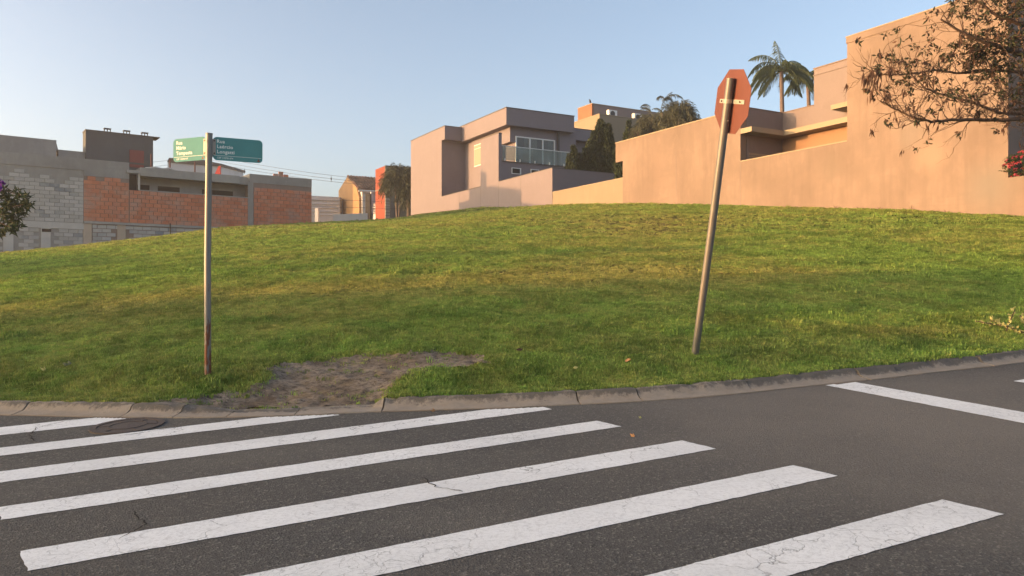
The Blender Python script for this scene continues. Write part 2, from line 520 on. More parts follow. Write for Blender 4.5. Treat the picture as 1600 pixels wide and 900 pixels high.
def m_pole(name, rust_z, rust_amt, base=(0.215, 0.205, 0.19)):
    t = NT(name)
    g = t.new('ShaderNodeNewGeometry'); sx = t.new('ShaderNodeSeparateXYZ'); t.link(g.outputs['Position'], sx.inputs[0])
    n = t.noise(4, 5, 0.65, t.pos((6, 6, 1.2)))
    n2 = t.noise(60, 4, 0.7)
    c = t.mix(n, mul(base, 0.72), mul(base, 1.1))
    f = t.math('ADD', t.math('MULTIPLY', t.math('SUBTRACT', rust_z, sx.outputs['Z']), 0.9), t.math('MULTIPLY', t.math('SUBTRACT', n, 0.5), 3.2))
    f = t.math('MULTIPLY', t.ramp(f, [(0.15, 0.0), (0.45, 1.0)]), rust_amt)
    c = t.mix(f, c, t.mix(n2, (0.085, 0.026, 0.014), (0.20, 0.075, 0.035)))
    c = t.mix(t.math('MULTIPLY', t.ramp(n2, [(0.62, 0.0), (0.7, 1.0)]), 0.5), c, (0.16, 0.09, 0.055))
    t.bump(n2, 0.15, 0.003)
    return t.set(c, 0.48, 0.35, 0.45)

def m_random(name, stops, rough=0.9, nscale=7, smear=None, bump=0.5):
    """masonry units: colour by piece, own grain, thin mortar smears"""
    t = NT(name)
    oi = t.new('ShaderNodeObjectInfo')
    c = t.ramp(oi.outputs['Random'], stops)
    n = t.noise(nscale, 5, 0.65)
    c = t.mix(t.math('MULTIPLY', n, 0.45), c, mul(stops[0][1], 0.6))
    if smear:
        c = t.mix(t.math('MULTIPLY', t.ramp(t.noise(0.9, 5, 0.65), [(0.47, 0.0), (0.66, 1.0)]), 0.75), c, smear)
    t.bump(t.noise(30, 4), bump, 0.02)
    return t.set(c, rough, 0, 0.15)

M = {}
M['asphalt'] = m_asphalt(); M['paint'] = m_paint(); M['kerb'] = m_kerb(); M['lawn'] = m_lawn(); M['soil'] = m_soil(); M['grass'] = m_grass()
M['pole'] = m_pole('galvanised_pole', 1.35, 1.0); M['pole2'] = m_pole('weathered_stop_post', 0.4, 0.3, (0.175, 0.165, 0.15))
M['green'] = flat_mat('green_enamel', (0.105, 0.29, 0.285), 0.65, 0, 0.10, 8, 0.10)
M['letter'] = flat_mat('reflective_white', (0.86, 0.86, 0.80), 0.6, 0, 0.05, 20)
M['red_mark'] = flat_mat('faded_red_mark', (0.22, 0.09, 0.07), 0.6)
def m_stopback():
    t = NT('red_brown_sign_back')
    n = t.noise(3.0, 5, 0.65, t.pos((3, 3, 0.7))); n2 = t.noise(40, 4, 0.7)
    c = t.mix(n, (0.086, 0.025, 0.020), (0.160, 0.046, 0.031))
    c = t.mix(t.math('MULTIPLY', n2, 0.35), c, (0.15, 0.075, 0.05))
    t.bump(n2, 0.15, 0.003)
    return t.set(c, 0.6, 0, 0.3)
M['stopback'] = m_stopback()
M['zinc'] = flat_mat('zinc_strap', (0.36, 0.32, 0.27), 0.5, 0.2, 0.15, 30)
M['bolt'] = flat_mat('dark_bolt', (0.06, 0.05, 0.045), 0.5, 0.5)
M['iron'] = flat_mat('cast_iron', (0.092, 0.070, 0.060), 0.75, 0.15, 0.35, 25, 0.3, 0.6, 60)
M['house_grey'] = wall_mat('grey_beige_render', (0.212, 0.184, 0.205), 0.06, 0.06)
M['house_soffit'] = wall_mat('soffit_render', (0.212, 0.184, 0.205), 0.05, 0.0)
_sp1 = LP(-5.9, 0, 5.3); _sp2 = LP(-2.9, 0, 7.7); _sp3 = LP(8.2, 0, 6.4); _sp4 = LP(0.9, 0, 6.9); _sp5 = LP(-3.7, 0, 6.7); _sp6 = LP(12.5, 0, 8.6)
M['sand'] = wall_mat('sand_render', (0.252, 0.188, 0.152), 0.30, 0.50, 0.85,
                     [(*_sp1, 1.0, (0.185, 0.165, 0.145), 0.7), (*_sp2, 0.6, (0.19, 0.165, 0.145), 0.5), (*_sp3, 0.9, (0.20, 0.155, 0.125), 0.5), (*_sp4, 0.6, (0.19, 0.15, 0.12), 0.45), (*_sp5, 0.7, (0.31, 0.225, 0.175), 0.6), (*_sp6, 1.4, (0.21, 0.15, 0.12), 0.4)])
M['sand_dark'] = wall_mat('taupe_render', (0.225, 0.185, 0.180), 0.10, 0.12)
M['yellow'] = wall_mat('pale_yellow_render', (0.265, 0.215, 0.155), 0.06, 0.10)
M['cream'] = wall_mat('cream_trim', (0.33, 0.27, 0.195), 0.05, 0.05)
M['terracotta'] = wall_mat('terracotta_render', (0.26, 0.125, 0.07), 0.10, 0.05)
M['terracotta_pale'] = wall_mat('pale_orange_render', (0.30, 0.185, 0.115), 0.06, 0.05)
M['coping'] = flat_mat('dark_flashing', (0.10, 0.095, 0.09), 0.6, 0.2)
M['grey_dark'] = wall_mat('dark_grey_render', (0.105, 0.112, 0.118), 0.22, 0.2)
M['plaster'] = wall_mat('raw_cement_plaster', (0.36, 0.34, 0.315), 0.3, 0.3)
M['concrete'] = wall_mat('raw_concrete', (0.42, 0.40, 0.37), 0.28, 0.25)
M['concrete_pale'] = wall_mat('pale_concrete_column', (0.60, 0.57, 0.52), 0.2, 0.2)
M['column_tan'] = wall_mat('tan_concrete_column', (0.58, 0.46, 0.35), 0.2, 0.2)
M['mortar'] = wall_mat('mortar_joint', (0.33, 0.25, 0.21), 0.3, 0.2)
M['mortar_grey'] = wall_mat('grey_mortar_joint', (0.37, 0.35, 0.32), 0.3, 0.2)
M['brick'] = m_random('hollow_clay_brick', [(0.0, (0.56, 0.195, 0.11)), (0.35, (0.67, 0.245, 0.14)), (0.7, (0.73, 0.285, 0.165)), (1.0, (0.60, 0.255, 0.17))], 0.9, 5, (0.46, 0.31, 0.25))
M['block'] = m_random('concrete_block', [(0.0, (0.44, 0.42, 0.385)), (0.45, (0.54, 0.52, 0.48)), (0.85, (0.63, 0.60, 0.56)), (0.93, (0.26, 0.29, 0.31)), (1.0, (0.22, 0.25, 0.27))], 0.95, 6, (0.50, 0.475, 0.43))
M['white_paint'] = wall_mat('white_render', (0.62, 0.62, 0.62), 0.10, 0.15)
M['orange'] = wall_mat('orange_render', (0.36, 0.22, 0.115), 0.08, 0.08)
M['red_wall'] = wall_mat('red_render', (0.27, 0.065, 0.04), 0.22, 0.3)
M['stone'] = wall_mat('stone_cladding', (0.20, 0.185, 0.15), 0.4, 0.1)
M['white_metal'] = flat_mat('white_aluminium', (0.74, 0.74, 0.73), 0.4, 0, 0.04)
M['dark_metal'] = flat_mat('dark_metal', (0.05, 0.05, 0.05), 0.5, 0.4)
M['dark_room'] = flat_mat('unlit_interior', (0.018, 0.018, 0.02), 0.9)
M['gate'] = flat_mat('grey_gate', (0.13, 0.125, 0.13), 0.6, 0.2)
M['curtain'] = flat_mat('white_curtain', (0.62, 0.63, 0.62), 0.9)
M['shutter'] = flat_mat('cream_shutter', (0.31, 0.28, 0.22), 0.6, 0, 0.06)
M['red_shutter'] = flat_mat('red_shutter', (0.23, 0.055, 0.05), 0.6, 0, 0.15)
M['tile'] = m_random('clay_roof_tile', [(0.0, (0.10, 0.065, 0.05)), (0.5, (0.21, 0.125, 0.09)), (1.0, (0.30, 0.20, 0.15))], 0.9)
M['steel_red'] = flat_mat('primer_red_steel', (0.16, 0.055, 0.045), 0.6)
M['red_sheet'] = flat_mat('bright_red_sheet', (0.46, 0.03, 0.025), 0.5)
M['cable'] = flat_mat('black_cable', (0.03, 0.03, 0.032), 0.6)
M['bark'] = flat_mat('bark', (0.105, 0.070, 0.052), 0.9, 0, 0.4, 14, 0.2, 0.6, 45)
M['palm_trunk'] = flat_mat('palm_trunk', (0.15, 0.115, 0.10), 0.9, 0, 0.3, 9, 0.2, 0.5, 25)
M['leaf_dark'] = leaf_mat('dark_leaf', (0.044, 0.050, 0.024), (0.018, 0.022, 0.011), 0.25, 0.6)
M['leaf_rust'] = leaf_mat('browning_leaf', (0.125, 0.068, 0.046), (0.048, 0.028, 0.020), 0.25, 0.7)
M['leaf_tibou'] = leaf_mat('velvet_leaf', (0.060, 0.085, 0.040), (0.022, 0.034, 0.018), 0.2, 0.6)
M['purple'] = leaf_mat('purple_petal', (0.20, 0.045, 0.36), (0.12, 0.03, 0.25), 0.3, 0.6)
M['pink'] = leaf_mat('pink_petal', (0.50, 0.085, 0.12), (0.34, 0.05, 0.075), 0.3, 0.6)
M['leaf_bush'] = leaf_mat('bush_leaf', (0.055, 0.085, 0.022), (0.020, 0.035, 0.010), 0.25)
M['cypress'] = leaf_mat('cypress_scale', (0.042, 0.062, 0.024), (0.014, 0.022, 0.011), 0.12, 0.7, 2.5)
M['frond'] = leaf_mat('palm_frond', (0.105, 0.135, 0.068), (0.050, 0.072, 0.036), 0.35, 0.5, 2.0)
M['frond_grey'] = leaf_mat('dull_frond', (0.125, 0.130, 0.080), (0.040, 0.046, 0.030), 0.3, 0.6, 1.2)
M['weep'] = leaf_mat('weeping_leaf', (0.060, 0.070, 0.036), (0.018, 0.023, 0.014), 0.2, 0.6, 1.0)
M['leaf_pale'] = leaf_mat('pale_variegated_leaf', (0.46, 0.44, 0.19), (0.26, 0.28, 0.10), 0.3, 0.6)
M['dead_leaf'] = leaf_mat('fallen_leaf', (0.42, 0.22, 0.10), (0.26, 0.15, 0.07), 0.15, 0.8)
M['ground'] = flat_mat('far_ground', (0.10, 0.10, 0.06), 0.95, 0, 0.3, 0.05)
def m_glass(name, tint, alpha):
    t = NT(name)
    t.set(tint, 0.04, 0, 0.6)
    tr = t.new('ShaderNodeBsdfTransparent'); tr.inputs[0].default_value = c4((0.86, 0.92, 0.90))
    mx = t.new('ShaderNodeMixShader'); mx.inputs[0].default_value = alpha
    t.link(tr.outputs[0], mx.inputs[1]); t.link(t.b.outputs[0], mx.inputs[2])
    t.link(mx.outputs[0], t.out.inputs['Surface'])
    return t.m
M['glass'] = m_glass('balcony_glass', (0.30, 0.36, 0.35), 0.35)
M['pane'] = m_glass('window_glass', (0.10, 0.12, 0.13), 0.45)

# ------------------------------------------------------------------ setting: ground, lawn, road, kerb, markings
g = MB()
g.add([(-3000, -3000, -9), (3000, -3000, -9), (3000, 3000, -9), (-3000, 3000, -9)], [(0, 1, 2, 3)])
tag(g.build('ground', M['ground']), 'flat land reaching the horizon under the hill', None, None, 'structure')

# road sheet between the kerb line and the far side
nk = len(KC)
def back_pt(t):
    pts = [(-105, 120), (-95, 40), (-90, -35), (-40, -45), (20, -45), (75, -40), (120, 0), (150, 60)]
    f = t * (len(pts) - 1); i = min(int(f), len(pts) - 2); f -= i
    return Vector((pts[i][0] * (1 - f) + pts[i + 1][0] * f, pts[i][1] * (1 - f) + pts[i + 1][1] * f))
g = MB(); vs = []; fs = []
NJ = 6
for i in range(nk):
    a = KC[i] + KN[i] * 0.06
    b = back_pt(i / (nk - 1))
    for j in range(NJ):
        t = (j / (NJ - 1)) ** 2
        p = a * (1 - t) + b * t
        vs.append((p.x, p.y, road_z(p.x, p.y)))
for i in range(nk - 1):
    for j in range(NJ - 1):
        k = i * NJ + j
        fs.append((k, k + NJ, k + NJ + 1, k + 1)[::-1])
g.add(vs, fs)
tag(g.build('road', M['asphalt']), 'dark grey asphalt road at the street corner', None, None, 'structure')

# lawn: fans out from the kerb line
g = MB(); vs = []; dry = []
NL = 96
dist = [0.0] + list(np.geomspace(0.10, 150, NL - 1))
start = []
XY = []
for i in range(0, nk):
    t = i / (nk - 1)
    ang = math.atan2(KN[i].y, KN[i].x)
    for j in range(NL):
        d = KN[i] * dist[j]
        q_ = KC[i] + KN[i] * 0.245 + d
        XY.append((q_.x, q_.y))
XY = np.array(XY)
ZZ = terrain(XY[:, 0], XY[:, 1])
for k in range(len(XY)):
    x, y = XY[k]
    i, j = divmod(k, NL)
    # blend to the kerb back edge, then small lumps further in
    kz = road_z(KC[i].x, KC[i].y) + 0.106 * kerb_h(KC[i].x) - 0.004
    w = sstep(0.0, 0.9, dist[j])
    z = kz * (1 - w) + ZZ[k] * w
    z += w * (0.042 * nz(x, y, 0.8, 1.0) + 0.026 * nz(x, y, 2.3, 2.0))
    if -4.2 < x < 0.3 and y < 10.5:
        b = bare_d(x, y)
        z -= 0.035 * sstep(0.08, -0.12, b)
    vs.append((x, y, z)); dry.append(dry_and_sun(x, y))
fs = []
for i in range(nk - 1):
    for j in range(NL - 1):
        k = i * NL + j
        fs.append((k, k + NL, k + NL + 1, k + 1)[::-1])
fs = [f[::-1] for f in fs]
g.add(vs, fs)
lawn = g.build('lawn', M['lawn'], None, True)
la = lawn.data.attributes.new('dry', 'FLOAT', 'POINT')  # also carries the painted sun streaks
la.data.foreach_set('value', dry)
tag(lawn, 'grassy bank rising from the kerb to the house walls', None, None, 'structure')
from mathutils.bvhtree import BVHTree
LAWN_BVH = BVHTree.FromPolygons([Vector(v) for v in vs], fs)
def lz(x, y):
    h = LAWN_BVH.ray_cast(Vector((x, y, 60)), Vector((0, 0, -1)))
    return h[0].z if h[0] else tz(x, y)

# bare patch sheet, a few millimetres above the sunk turf
g = MB(); vs = []; fs = []; idx = {}
st = 0.03
xs = np.arange(-3.9, 0.2, st); ys = np.arange(7.6, 10.2, st)
for a, x in enumerate(xs):
    for b, y in enumerate(ys):
        if bare_d(x, y) < 0.06:
            h = LAWN_BVH.ray_cast(Vector((x, y, 20)), Vector((0, 0, -1)))
            if h[0]:
                idx[a, b] = len(vs)
                vs.append((x, y, h[0].z + 0.006 + 0.030 * abs(nz(x, y, 4.5, 7.0)) + 0.022 * abs(nz(x, y, 11.0, 4.0)) + 0.012 * abs(nz(x, y, 27.0, 9.0))))
for (a, b) in list(idx):
    if (a + 1, b) in idx and (a, b + 1) in idx and (a + 1, b + 1) in idx:
        fs.append((idx[a, b], idx[a + 1, b], idx[a + 1, b + 1], idx[a, b + 1]))
g.add(vs, fs)
tag(g.build('bare_soil', M['soil'], None, True), 'worn bare patch of cracked soil beside the lowered kerb', None, None, 'structure')

# kerb: cast concrete lengths, each its own piece, open joints between them
kerb_root = empty('kerb', (0, 8, 0.4)); tag(kerb_root, 'weathered concrete kerb round the street corner', None, None, 'structure')
arc = [0.0]
for i in range(1, nk): arc.append(arc[-1] + (KC[i] - KC[i - 1]).length)
def arc_at_x(x):
    for i in range(1, nk):
        if KC[i].x >= x: 
            f = (x - KC[i - 1].x) / max(1e-6, KC[i].x - KC[i - 1].x)
            return arc[i - 1] + f * (arc[i] - arc[i - 1])
    return arc[-1]
def k_at(s):
    lo = 0; hi = nk - 1
    while hi - lo > 1:
        m = (lo + hi) // 2
        if arc[m] <= s: lo = m
        else: hi = m
    f = (s - arc[lo]) / max(1e-9, arc[hi] - arc[lo])
    return KC[lo] * (1 - f) + KC[hi] * f, (KN[lo] * (1 - f) + KN[hi] * f).normalized()
joints = [arc_at_x(x) for x in (-5.95, -5.03, -3.83, -3.28, DROP0 + 0.2, -2.1, -1.27, 0.67, 1.30, 2.55, 3.95, 4.46, 5.75)]
s0 = joints[0]
while s0 > arc_at_x(-24): s0 -= 1.6; joints.insert(0, s0)
s0 = joints[-1]
while s0 < arc_at_x(24): s0 += 1.6; joints.append(s0)
PROF = [(-0.05, -0.03), (-0.05, 0.008), (0.060, 0.020), (0.105, 0.042), (0.138, 0.083), (0.156, 0.100), (0.182, 0.106), (0.262, 0.106), (0.270, -0.03)]
GR = [0.15, 0.02, 0.05, 0.26, 0.60, 0.74, 0.52, 0.52, 0.7]
for a in range(len(joints) - 1):
    sa, sb = joints[a] + 0.007, joints[a + 1] - 0.007
    n = max(3, int((sb - sa) / 0.05)) if abs(k_at(sa)[0].x) < 9 else 6
    vs = []; gr = []; fs = []
    tip = rng.uniform(-0.012, 0.012); out = rng.uniform(-0.014, 0.014)
    dark = rng.uniform(-0.10, 0.14) + (0.18 if k_at(sa)[0].x > 2 else 0)
    for i in range(n + 1):
        s = sa + (sb - sa) * i / n
        p, nn = k_at(s)
        hf = kerb_h(p.x)
        endw = min(1, 3 * min(i, n - i) / n + 0.93)
        for j, (d, h) in enumerate(PROF):
            jx = 0.016 * nz(p.x * 3 + j * 0.7, p.y * 3 + j, 1.6, 2.0) if 0 < j < 8 else 0
            jz = 0.012 * nz(p.x * 4, p.y * 4 + j * 1.3, 1.5, 8.0) if 2 <= j < 8 else 0
            if 4 <= j <= 6:
                ch = max(0.0, nz(p.x, p.y, 5.5, 17.0 + a) - 0.25)
                jz -= 0.06 * ch; jx += 0.05 * ch
            q_ = p + nn * (d + jx + out)
            hh = h * hf * endw if h > 0.02 else h
            vs.append((q_.x, q_.y, road_z(p.x, p.y) + hh + jz + tip * (i / n - 0.5) * (h > 0.02)))
            gr.append(GR[j] + dark * (j > 2))
    m = len(PROF)
    for i in range(n):
        for j in range(m - 1):
            k = i * m + j
            fs.append((k, k + m, k + m + 1, k + 1))
    fs.append(tuple(range(m))); fs.append(tuple(range(n * m + m - 1, n * m - 1, -1)))
    g = MB(); g.add(vs, [f[::-1] for f in fs])
    o = g.build('kerb_stone', M['kerb'], kerb_root)
    ga = o.data.attributes.new('grime', 'FLOAT', 'POINT'); ga.data.foreach_set('value', gr)
    smooth_angle(o, 50)
# sandy dust lying in the channel
g = MB(); vs = []; fs = []
sa, sb = arc_at_x(-9), arc_at_x(9); n = 260
for i in range(n + 1):
    p, nn = k_at(sa + (sb - sa) * i / n)
    w = 0.055 + 0.045 * nz(p.x, p.y, 1.3, 6.0) + 0.02 * nz(p.x, p.y, 6, 3.0)
    a = p + nn * 0.02; b = p - nn * max(0.012, w)
    vs += [(a.x, a.y, road_z(a.x, a.y) + 0.009), (b.x, b.y, road_z(b.x, b.y) + 0.003)]
for i in range(n): fs.append((2 * i, 2 * i + 1, 2 * i + 3, 2 * i + 2))
g.add(vs, fs)
M['dust'] = flat_mat('channel_dust', (0.26, 0.20, 0.15), 0.95, 0, 0.35, 12, 0.1, 0.5, 90)
tag(g.build('gutter_dust', M['dust']), 'thin strip of sandy dust along the foot of the kerb', None, None, 'structure')

# painted markings: stripes in the crossing's own frame (A along the street, B across it)
VA = Vector((0.898, 0.439)).normalized(); VB = Vector((-VA.y, VA.x))
marks = empty('crosswalk', (0, 5.5, 0.3)); tag(marks, 'white zebra crossing with seven cracked stripes and a stop line', None, None, 'structure')
def stripe(name, a0, a1, b0, b1, k0=0.0, k1=0.0, lift=0.004):
    """a0..a1 along the street (skewed by k per metre across), b0..b1 across"""
    n = max(2, int((a1 - a0) / 0.03)); m = max(14, int((b1 - b0) / 0.04))
    vs = []; fs = []
    for i in range(n + 1):
        for j in range(m + 1):
            tb = j / m
            b = b0 + (b1 - b0) * tb
            A0 = a0 + k0 * (b - b0); A1 = a1 + k1 * (b - b0)
            a = A0 + (A1 - A0) * i / n
            if j in (0, m): b += 0.006 * nz(a * 9, b * 3, 1.0, 1.0) + 0.004 * nz(a * 40, b, 1.0, 5.0)
            if i in (0, n): a += 0.010 * nz(a, b * 14, 1.0, 3.0)
            p = VA * a + VB * b
            vs.append((p.x, p.y, road_z(p.x, p.y) + lift))
    for i in range(n):
        for j in range(m):
            c = (vs[i * (m + 1) + j][0], vs[i * (m + 1) + j][1])
            k = i * (m + 1) + j
            fs.append((k, k + m + 1, k + m + 2, k + 1))
    # stop where the kerb begins
    keep = []
    for f in fs:
        x = sum(vs[q][0] for q in f) / 4; y = sum(vs[q][1] for q in f) / 4
        p, nn = k_at(arc_at_x(x))
        if (Vector((x, y)) - p).dot(nn) < -0.085: keep.append(f)
    g = MB(); g.add(vs, keep)
    return g.build(name, M['paint'], marks)
SK = -0.205
for (b0, b1, a0, a1) in ((2.687, 3.012, -0.25, 4.42), (3.650, 3.975, -0.40, 4.205), (4.582, 4.910, -0.50, 3.975), (5.553, 5.842, -0.74, 3.765), (6.475, 6.810, -0.95, 3.60),
                         (7.345, 7.658, -1.2, 1.75), (8.195, 8.575, -1.4, 0.42)):
    stripe('crosswalk_stripe', a0, a1, b0, b1, SK, SK)
stripe('stop_line', 6.66, 7.06, -1.5, 6.30)
stripe('edge_line', 8.45, 12.0, 4.80, 5.04)

def crack_strip(pts, w):
    g = MB(); P = [Vector(p) for p in pts]; fine = []
    for i in range(len(P) - 1):
        for k in range(8):
            fine.append(P[i].lerp(P[i + 1], k / 8) + Vector((nz(P[i].x + k, P[i].y, 3.1, 2.0), nz(P[i].x, P[i].y + k, 2.7, 5.0))) * 0.03)
    fine.append(P[-1]); vs = []
    for i, p in enumerate(fine):
        d = (fine[min(i + 1, len(fine) - 1)] - fine[max(i - 1, 0)]).normalized(); n_ = Vector((-d.y, d.x)) * w * rng.uniform(0.3, 1.0)
        for q in (p + n_, p - n_): vs.append((q.x, q.y, road_z(q.x, q.y) + 0.0075))
    g.add(vs, [(2 * i, 2 * i + 1, 2 * i + 3, 2 * i + 2) for i in range(len(fine) - 1)])
    return g.build('crack', M['tar'], marks)
M['tar'] = flat_mat('crack_dirt', (0.022, 0.020, 0.018), 0.95)
crack_strip([(-4.02, 7.58), (-4.3, 7.38), (-4.42, 7.15), (-4.30, 6.85), (-4.12, 6.62)], 0.008)
crack_strip([(-3.0, 7.05), (-3.2, 6.9), (-3.45, 6.72)], 0.006)
crack_strip([(-2.35, 4.75), (-2.15, 4.52), (-2.2, 4.3)], 0.006)
crack_strip([(-0.62, 5.32), (-0.5, 5.1), (-0.32, 4.98)], 0.005)

# manhole cover between the two far stripes
mh = Vector((-3.57, 7.13)); mz = road_z(*mh)
mroot = empty('manhole_cover', (mh.x, mh.y, mz), 'rusty brown cast iron manhole cover between the two farthest crossing stripes', 'manhole cover')
def disc(mb, c, r0, r1, z0, z1, n=48):
    vs = []; fs = []
    for k in range(n):
        a = 2 * math.pi * k / n
        for (r, z) in ((r0, z0), (r0, z1), (r1, z1), (r1, z0)):
            x, y = c[0] + r * math.cos(a), c[1] + r * math.sin(a)
            vs.append((x, y, road_z(x, y) + z))
    for k in range(n):
        b = 4 * k; c2 = 4 * ((k + 1) % n)
        for j in range(4): fs.append((b + j, b + (j + 1) % 4, c2 + (j + 1) % 4, c2 + j))
    mb.add(vs, fs)
g = MB(); disc(g, mh, 0.262, 0.315, 0.001, 0.012); g.build('rim', M['iron'], mroot)
g = MB(); disc(g, mh, 0.0005, 0.252, 0.001, 0.0085); lid = g.build('lid', M['iron'], mroot)
g = MB(); disc(g, mh, 0.15, 0.165, 0.0087, 0.013)
for k in range(6):
    a = k * math.pi / 3 + 0.2
    p0 = mh + Vector((math.cos(a), math.sin(a))) * 0.17; p1 = mh + Vector((math.cos(a), math.sin(a))) * 0.245
    c = (p0 + p1) / 2
    g.obox((c.x, c.y, road_z(c.x, c.y) + 0.0105), (math.cos(a), math.sin(a), 0), (-math.sin(a), math.cos(a), 0), (0, 0, 1), 0.075, 0.014, 0.005)
g.build('raised_ribs', M['iron'], lid)

# ------------------------------------------------------------------ grass (uncountable): tufts instanced on points
tuft_col = bpy.data.collections.new('tuft_sources')
def tuft(seed, nb, rad, h0, h1, w):
    r = random.Random(seed); vs = []; fs = []
    for k in range(nb):
        a = r.uniform(0, 6.283); d = rad * math.sqrt(r.random())
        x, y = d * math.cos(a), d * math.sin(a)
        h = r.uniform(h0, h1); la_ = r.uniform(0, 6.283); ln = h * r.uniform(0.15, 0.9)
        wx, wy = -math.sin(la_) * w / 2, math.cos(la_) * w / 2
        dx, dy = math.cos(la_) * ln, math.sin(la_) * ln
        b = len(vs)
        vs += [(x - wx, y - wy, -0.01), (x + wx, y + wy, -0.01), (x + dx * 0.4 + wx * 0.8, y + dy * 0.4 + wy * 0.8, h * 0.62), (x + dx * 0.4 - wx * 0.8, y + dy * 0.4 - wy * 0.8, h * 0.62), (x + dx, y + dy, h)]
        fs += [(b, b + 1, b + 2, b + 3), (b + 3, b + 2, b + 4)]
    me = bpy.data.meshes.new('tuft'); me.from_pydata(vs, [], fs); me.materials.append(M['grass']); me.update()
    o = bpy.data.objects.new('tuft_source', me); tuft_col.objects.link(o)
for s in range(5): tuft(s, 24, 0.062, 0.012, 0.036, 0.0075)
for s in range(5, 8): tuft(s, 14, 0.045, 0.024, 0.056, 0.009)
npr = np.random.default_rng(3)
pts = []
def scatter(n, y0, y1, power=1.0):
    y = y0 + (y1 - y0) * npr.random(n) ** power
    x = (npr.random(n) * 2 - 1) * 0.78 * y + npr.normal(0, 0.3, n)
    return np.stack([x, y], 1)
bands = [(64000, 7.6, 11, 1.0), (80000, 11, 16, 1.0), (74000, 16, 25, 1.0), (46000, 25, 40, 1.0), (22000, 40, 64, 1.0)]
allp = np.concatenate([scatter(*b) for b in bands])
KX = np.array([p.x for p in KC]); KY = np.array([p.y for p in KC])
gx = allp[:, 0]; gy = allp[:, 1]
ky = np.interp(gx, KX, KY)
rel = allp - np.array([LO.x, LO.y])
uu = rel @ np.array(LD); vv = rel @ np.array(LN)
ok = (gy > ky + 0.245) & ((vv < -0.02) | (uu > 50.6))
allp = allp[ok]
P3 = []; ROT = []; SCL = []; DRY_SUN = []; SHD = []; IDX = []
for x, y in allp:
    if x < 0.4 and y < 10.6:
        b = bare_d(x, y)
        if b < 0.02 and not (rng.random() < (0.035 if b < -0.1 else 0.12)): continue
        if 0.02 <= b < 0.14 and rng.random() < 0.35: continue
    else: b = 1
    d = dry_and_sun(x, y)
    if d > 0.75 and rng.random() < 0.35 * (d - 0.6) / 0.4: continue
    h = LAWN_BVH.ray_cast(Vector((x, y, 40)), Vector((0, 0, -1)))
    if not h[0]: continue
    P3.append((x, y, h[0].z))
    far = 1.0 + 0.035 * max(0, y - 11)
    lush = 0.5 + 0.5 * nz(x, y, 0.8, 12.0)
    tall = 1.15 if (0.0 < b < 0.45 and x > -1.4) else 1.0
    cl = nz(x, y, 2.6, 40.0)
    if cl > 0.42: tall *= 1.0 + 0.9 * (cl - 0.42) / 0.3
    s = far * (0.72 + 0.5 * lush) * tall * rng.uniform(0.8, 1.25) * (1 - 0.25 * d)
    SCL.append(s)
    ROT.append((rng.uniform(-0.15, 0.15), rng.uniform(-0.15, 0.15), rng.uniform(0, 6.283)))
    DRY_SUN.append(max(0, min(1, d + rng.uniform(-0.3, 0.3))))
    SHD.append(max(0, min(1, 0.5 + 0.55 * nz(x, y, 1.1, 20.0) + 0.55 * nz(x, y, 4.5, 31.0) + rng.uniform(-0.6, 0.6))))
    IDX.append(rng.randrange(5) if rng.random() < 0.86 else rng.randrange(5, 8))
gm = bpy.data.meshes.new('grass'); gm.from_pydata(P3, [], []); gm.update()
for nm, typ, dat, key in (('rot', 'FLOAT_VECTOR', np.array(ROT).ravel(), 'vector'), ('scl', 'FLOAT', SCL, 'value'), ('dry', 'FLOAT', DRY_SUN, 'value'), ('shade', 'FLOAT', SHD, 'value'), ('idx', 'INT', IDX, 'value')):
    a = gm.attributes.new(nm, typ, 'POINT'); a.data.foreach_set(key, dat)
grass = bpy.data.objects.new('grass', gm); COL.objects.link(grass)
gm.materials.append(M['grass'])
tag(grass, 'short mown grass covering the bank', 'grass', None, 'stuff')
ng = bpy.data.node_groups.new('grass_tufts', 'GeometryNodeTree')
ng.interface.new_socket('Geometry', in_out='INPUT', socket_type='NodeSocketGeometry')
ng.interface.new_socket('Geometry', in_out='OUTPUT', socket_type='NodeSocketGeometry')
gi = ng.nodes.new('NodeGroupInput'); go = ng.nodes.new('NodeGroupOutput')
iop = ng.nodes.new('GeometryNodeInstanceOnPoints'); ci = ng.nodes.new('GeometryNodeCollectionInfo')
ci.inputs['Collection'].default_value = tuft_col; ci.inputs['Separate Children'].default_value = True; ci.inputs['Reset Children'].default_value = True
def named(nm, typ):
    n = ng.nodes.new('GeometryNodeInputNamedAttribute'); n.data_type = typ; n.inputs['Name'].default_value = nm
    return [o for o in n.outputs if o.enabled and o.name == 'Attribute'][0]
ng.links.new(gi.outputs[0], iop.inputs['Points']); ng.links.new(ci.outputs[0], iop.inputs['Instance'])
iop.inputs['Pick Instance'].default_value = True
ng.links.new(named('idx', 'INT'), iop.inputs['Instance Index'])
ng.links.new(named('rot', 'FLOAT_VECTOR'), iop.inputs['Rotation'])
ng.links.new(named('scl', 'FLOAT'), iop.inputs['Scale'])
ng.links.new(iop.outputs[0], go.inputs[0])
md = grass.modifiers.new('tufts', 'NODES'); md.node_group = ng
print('grass tufts', len(P3))

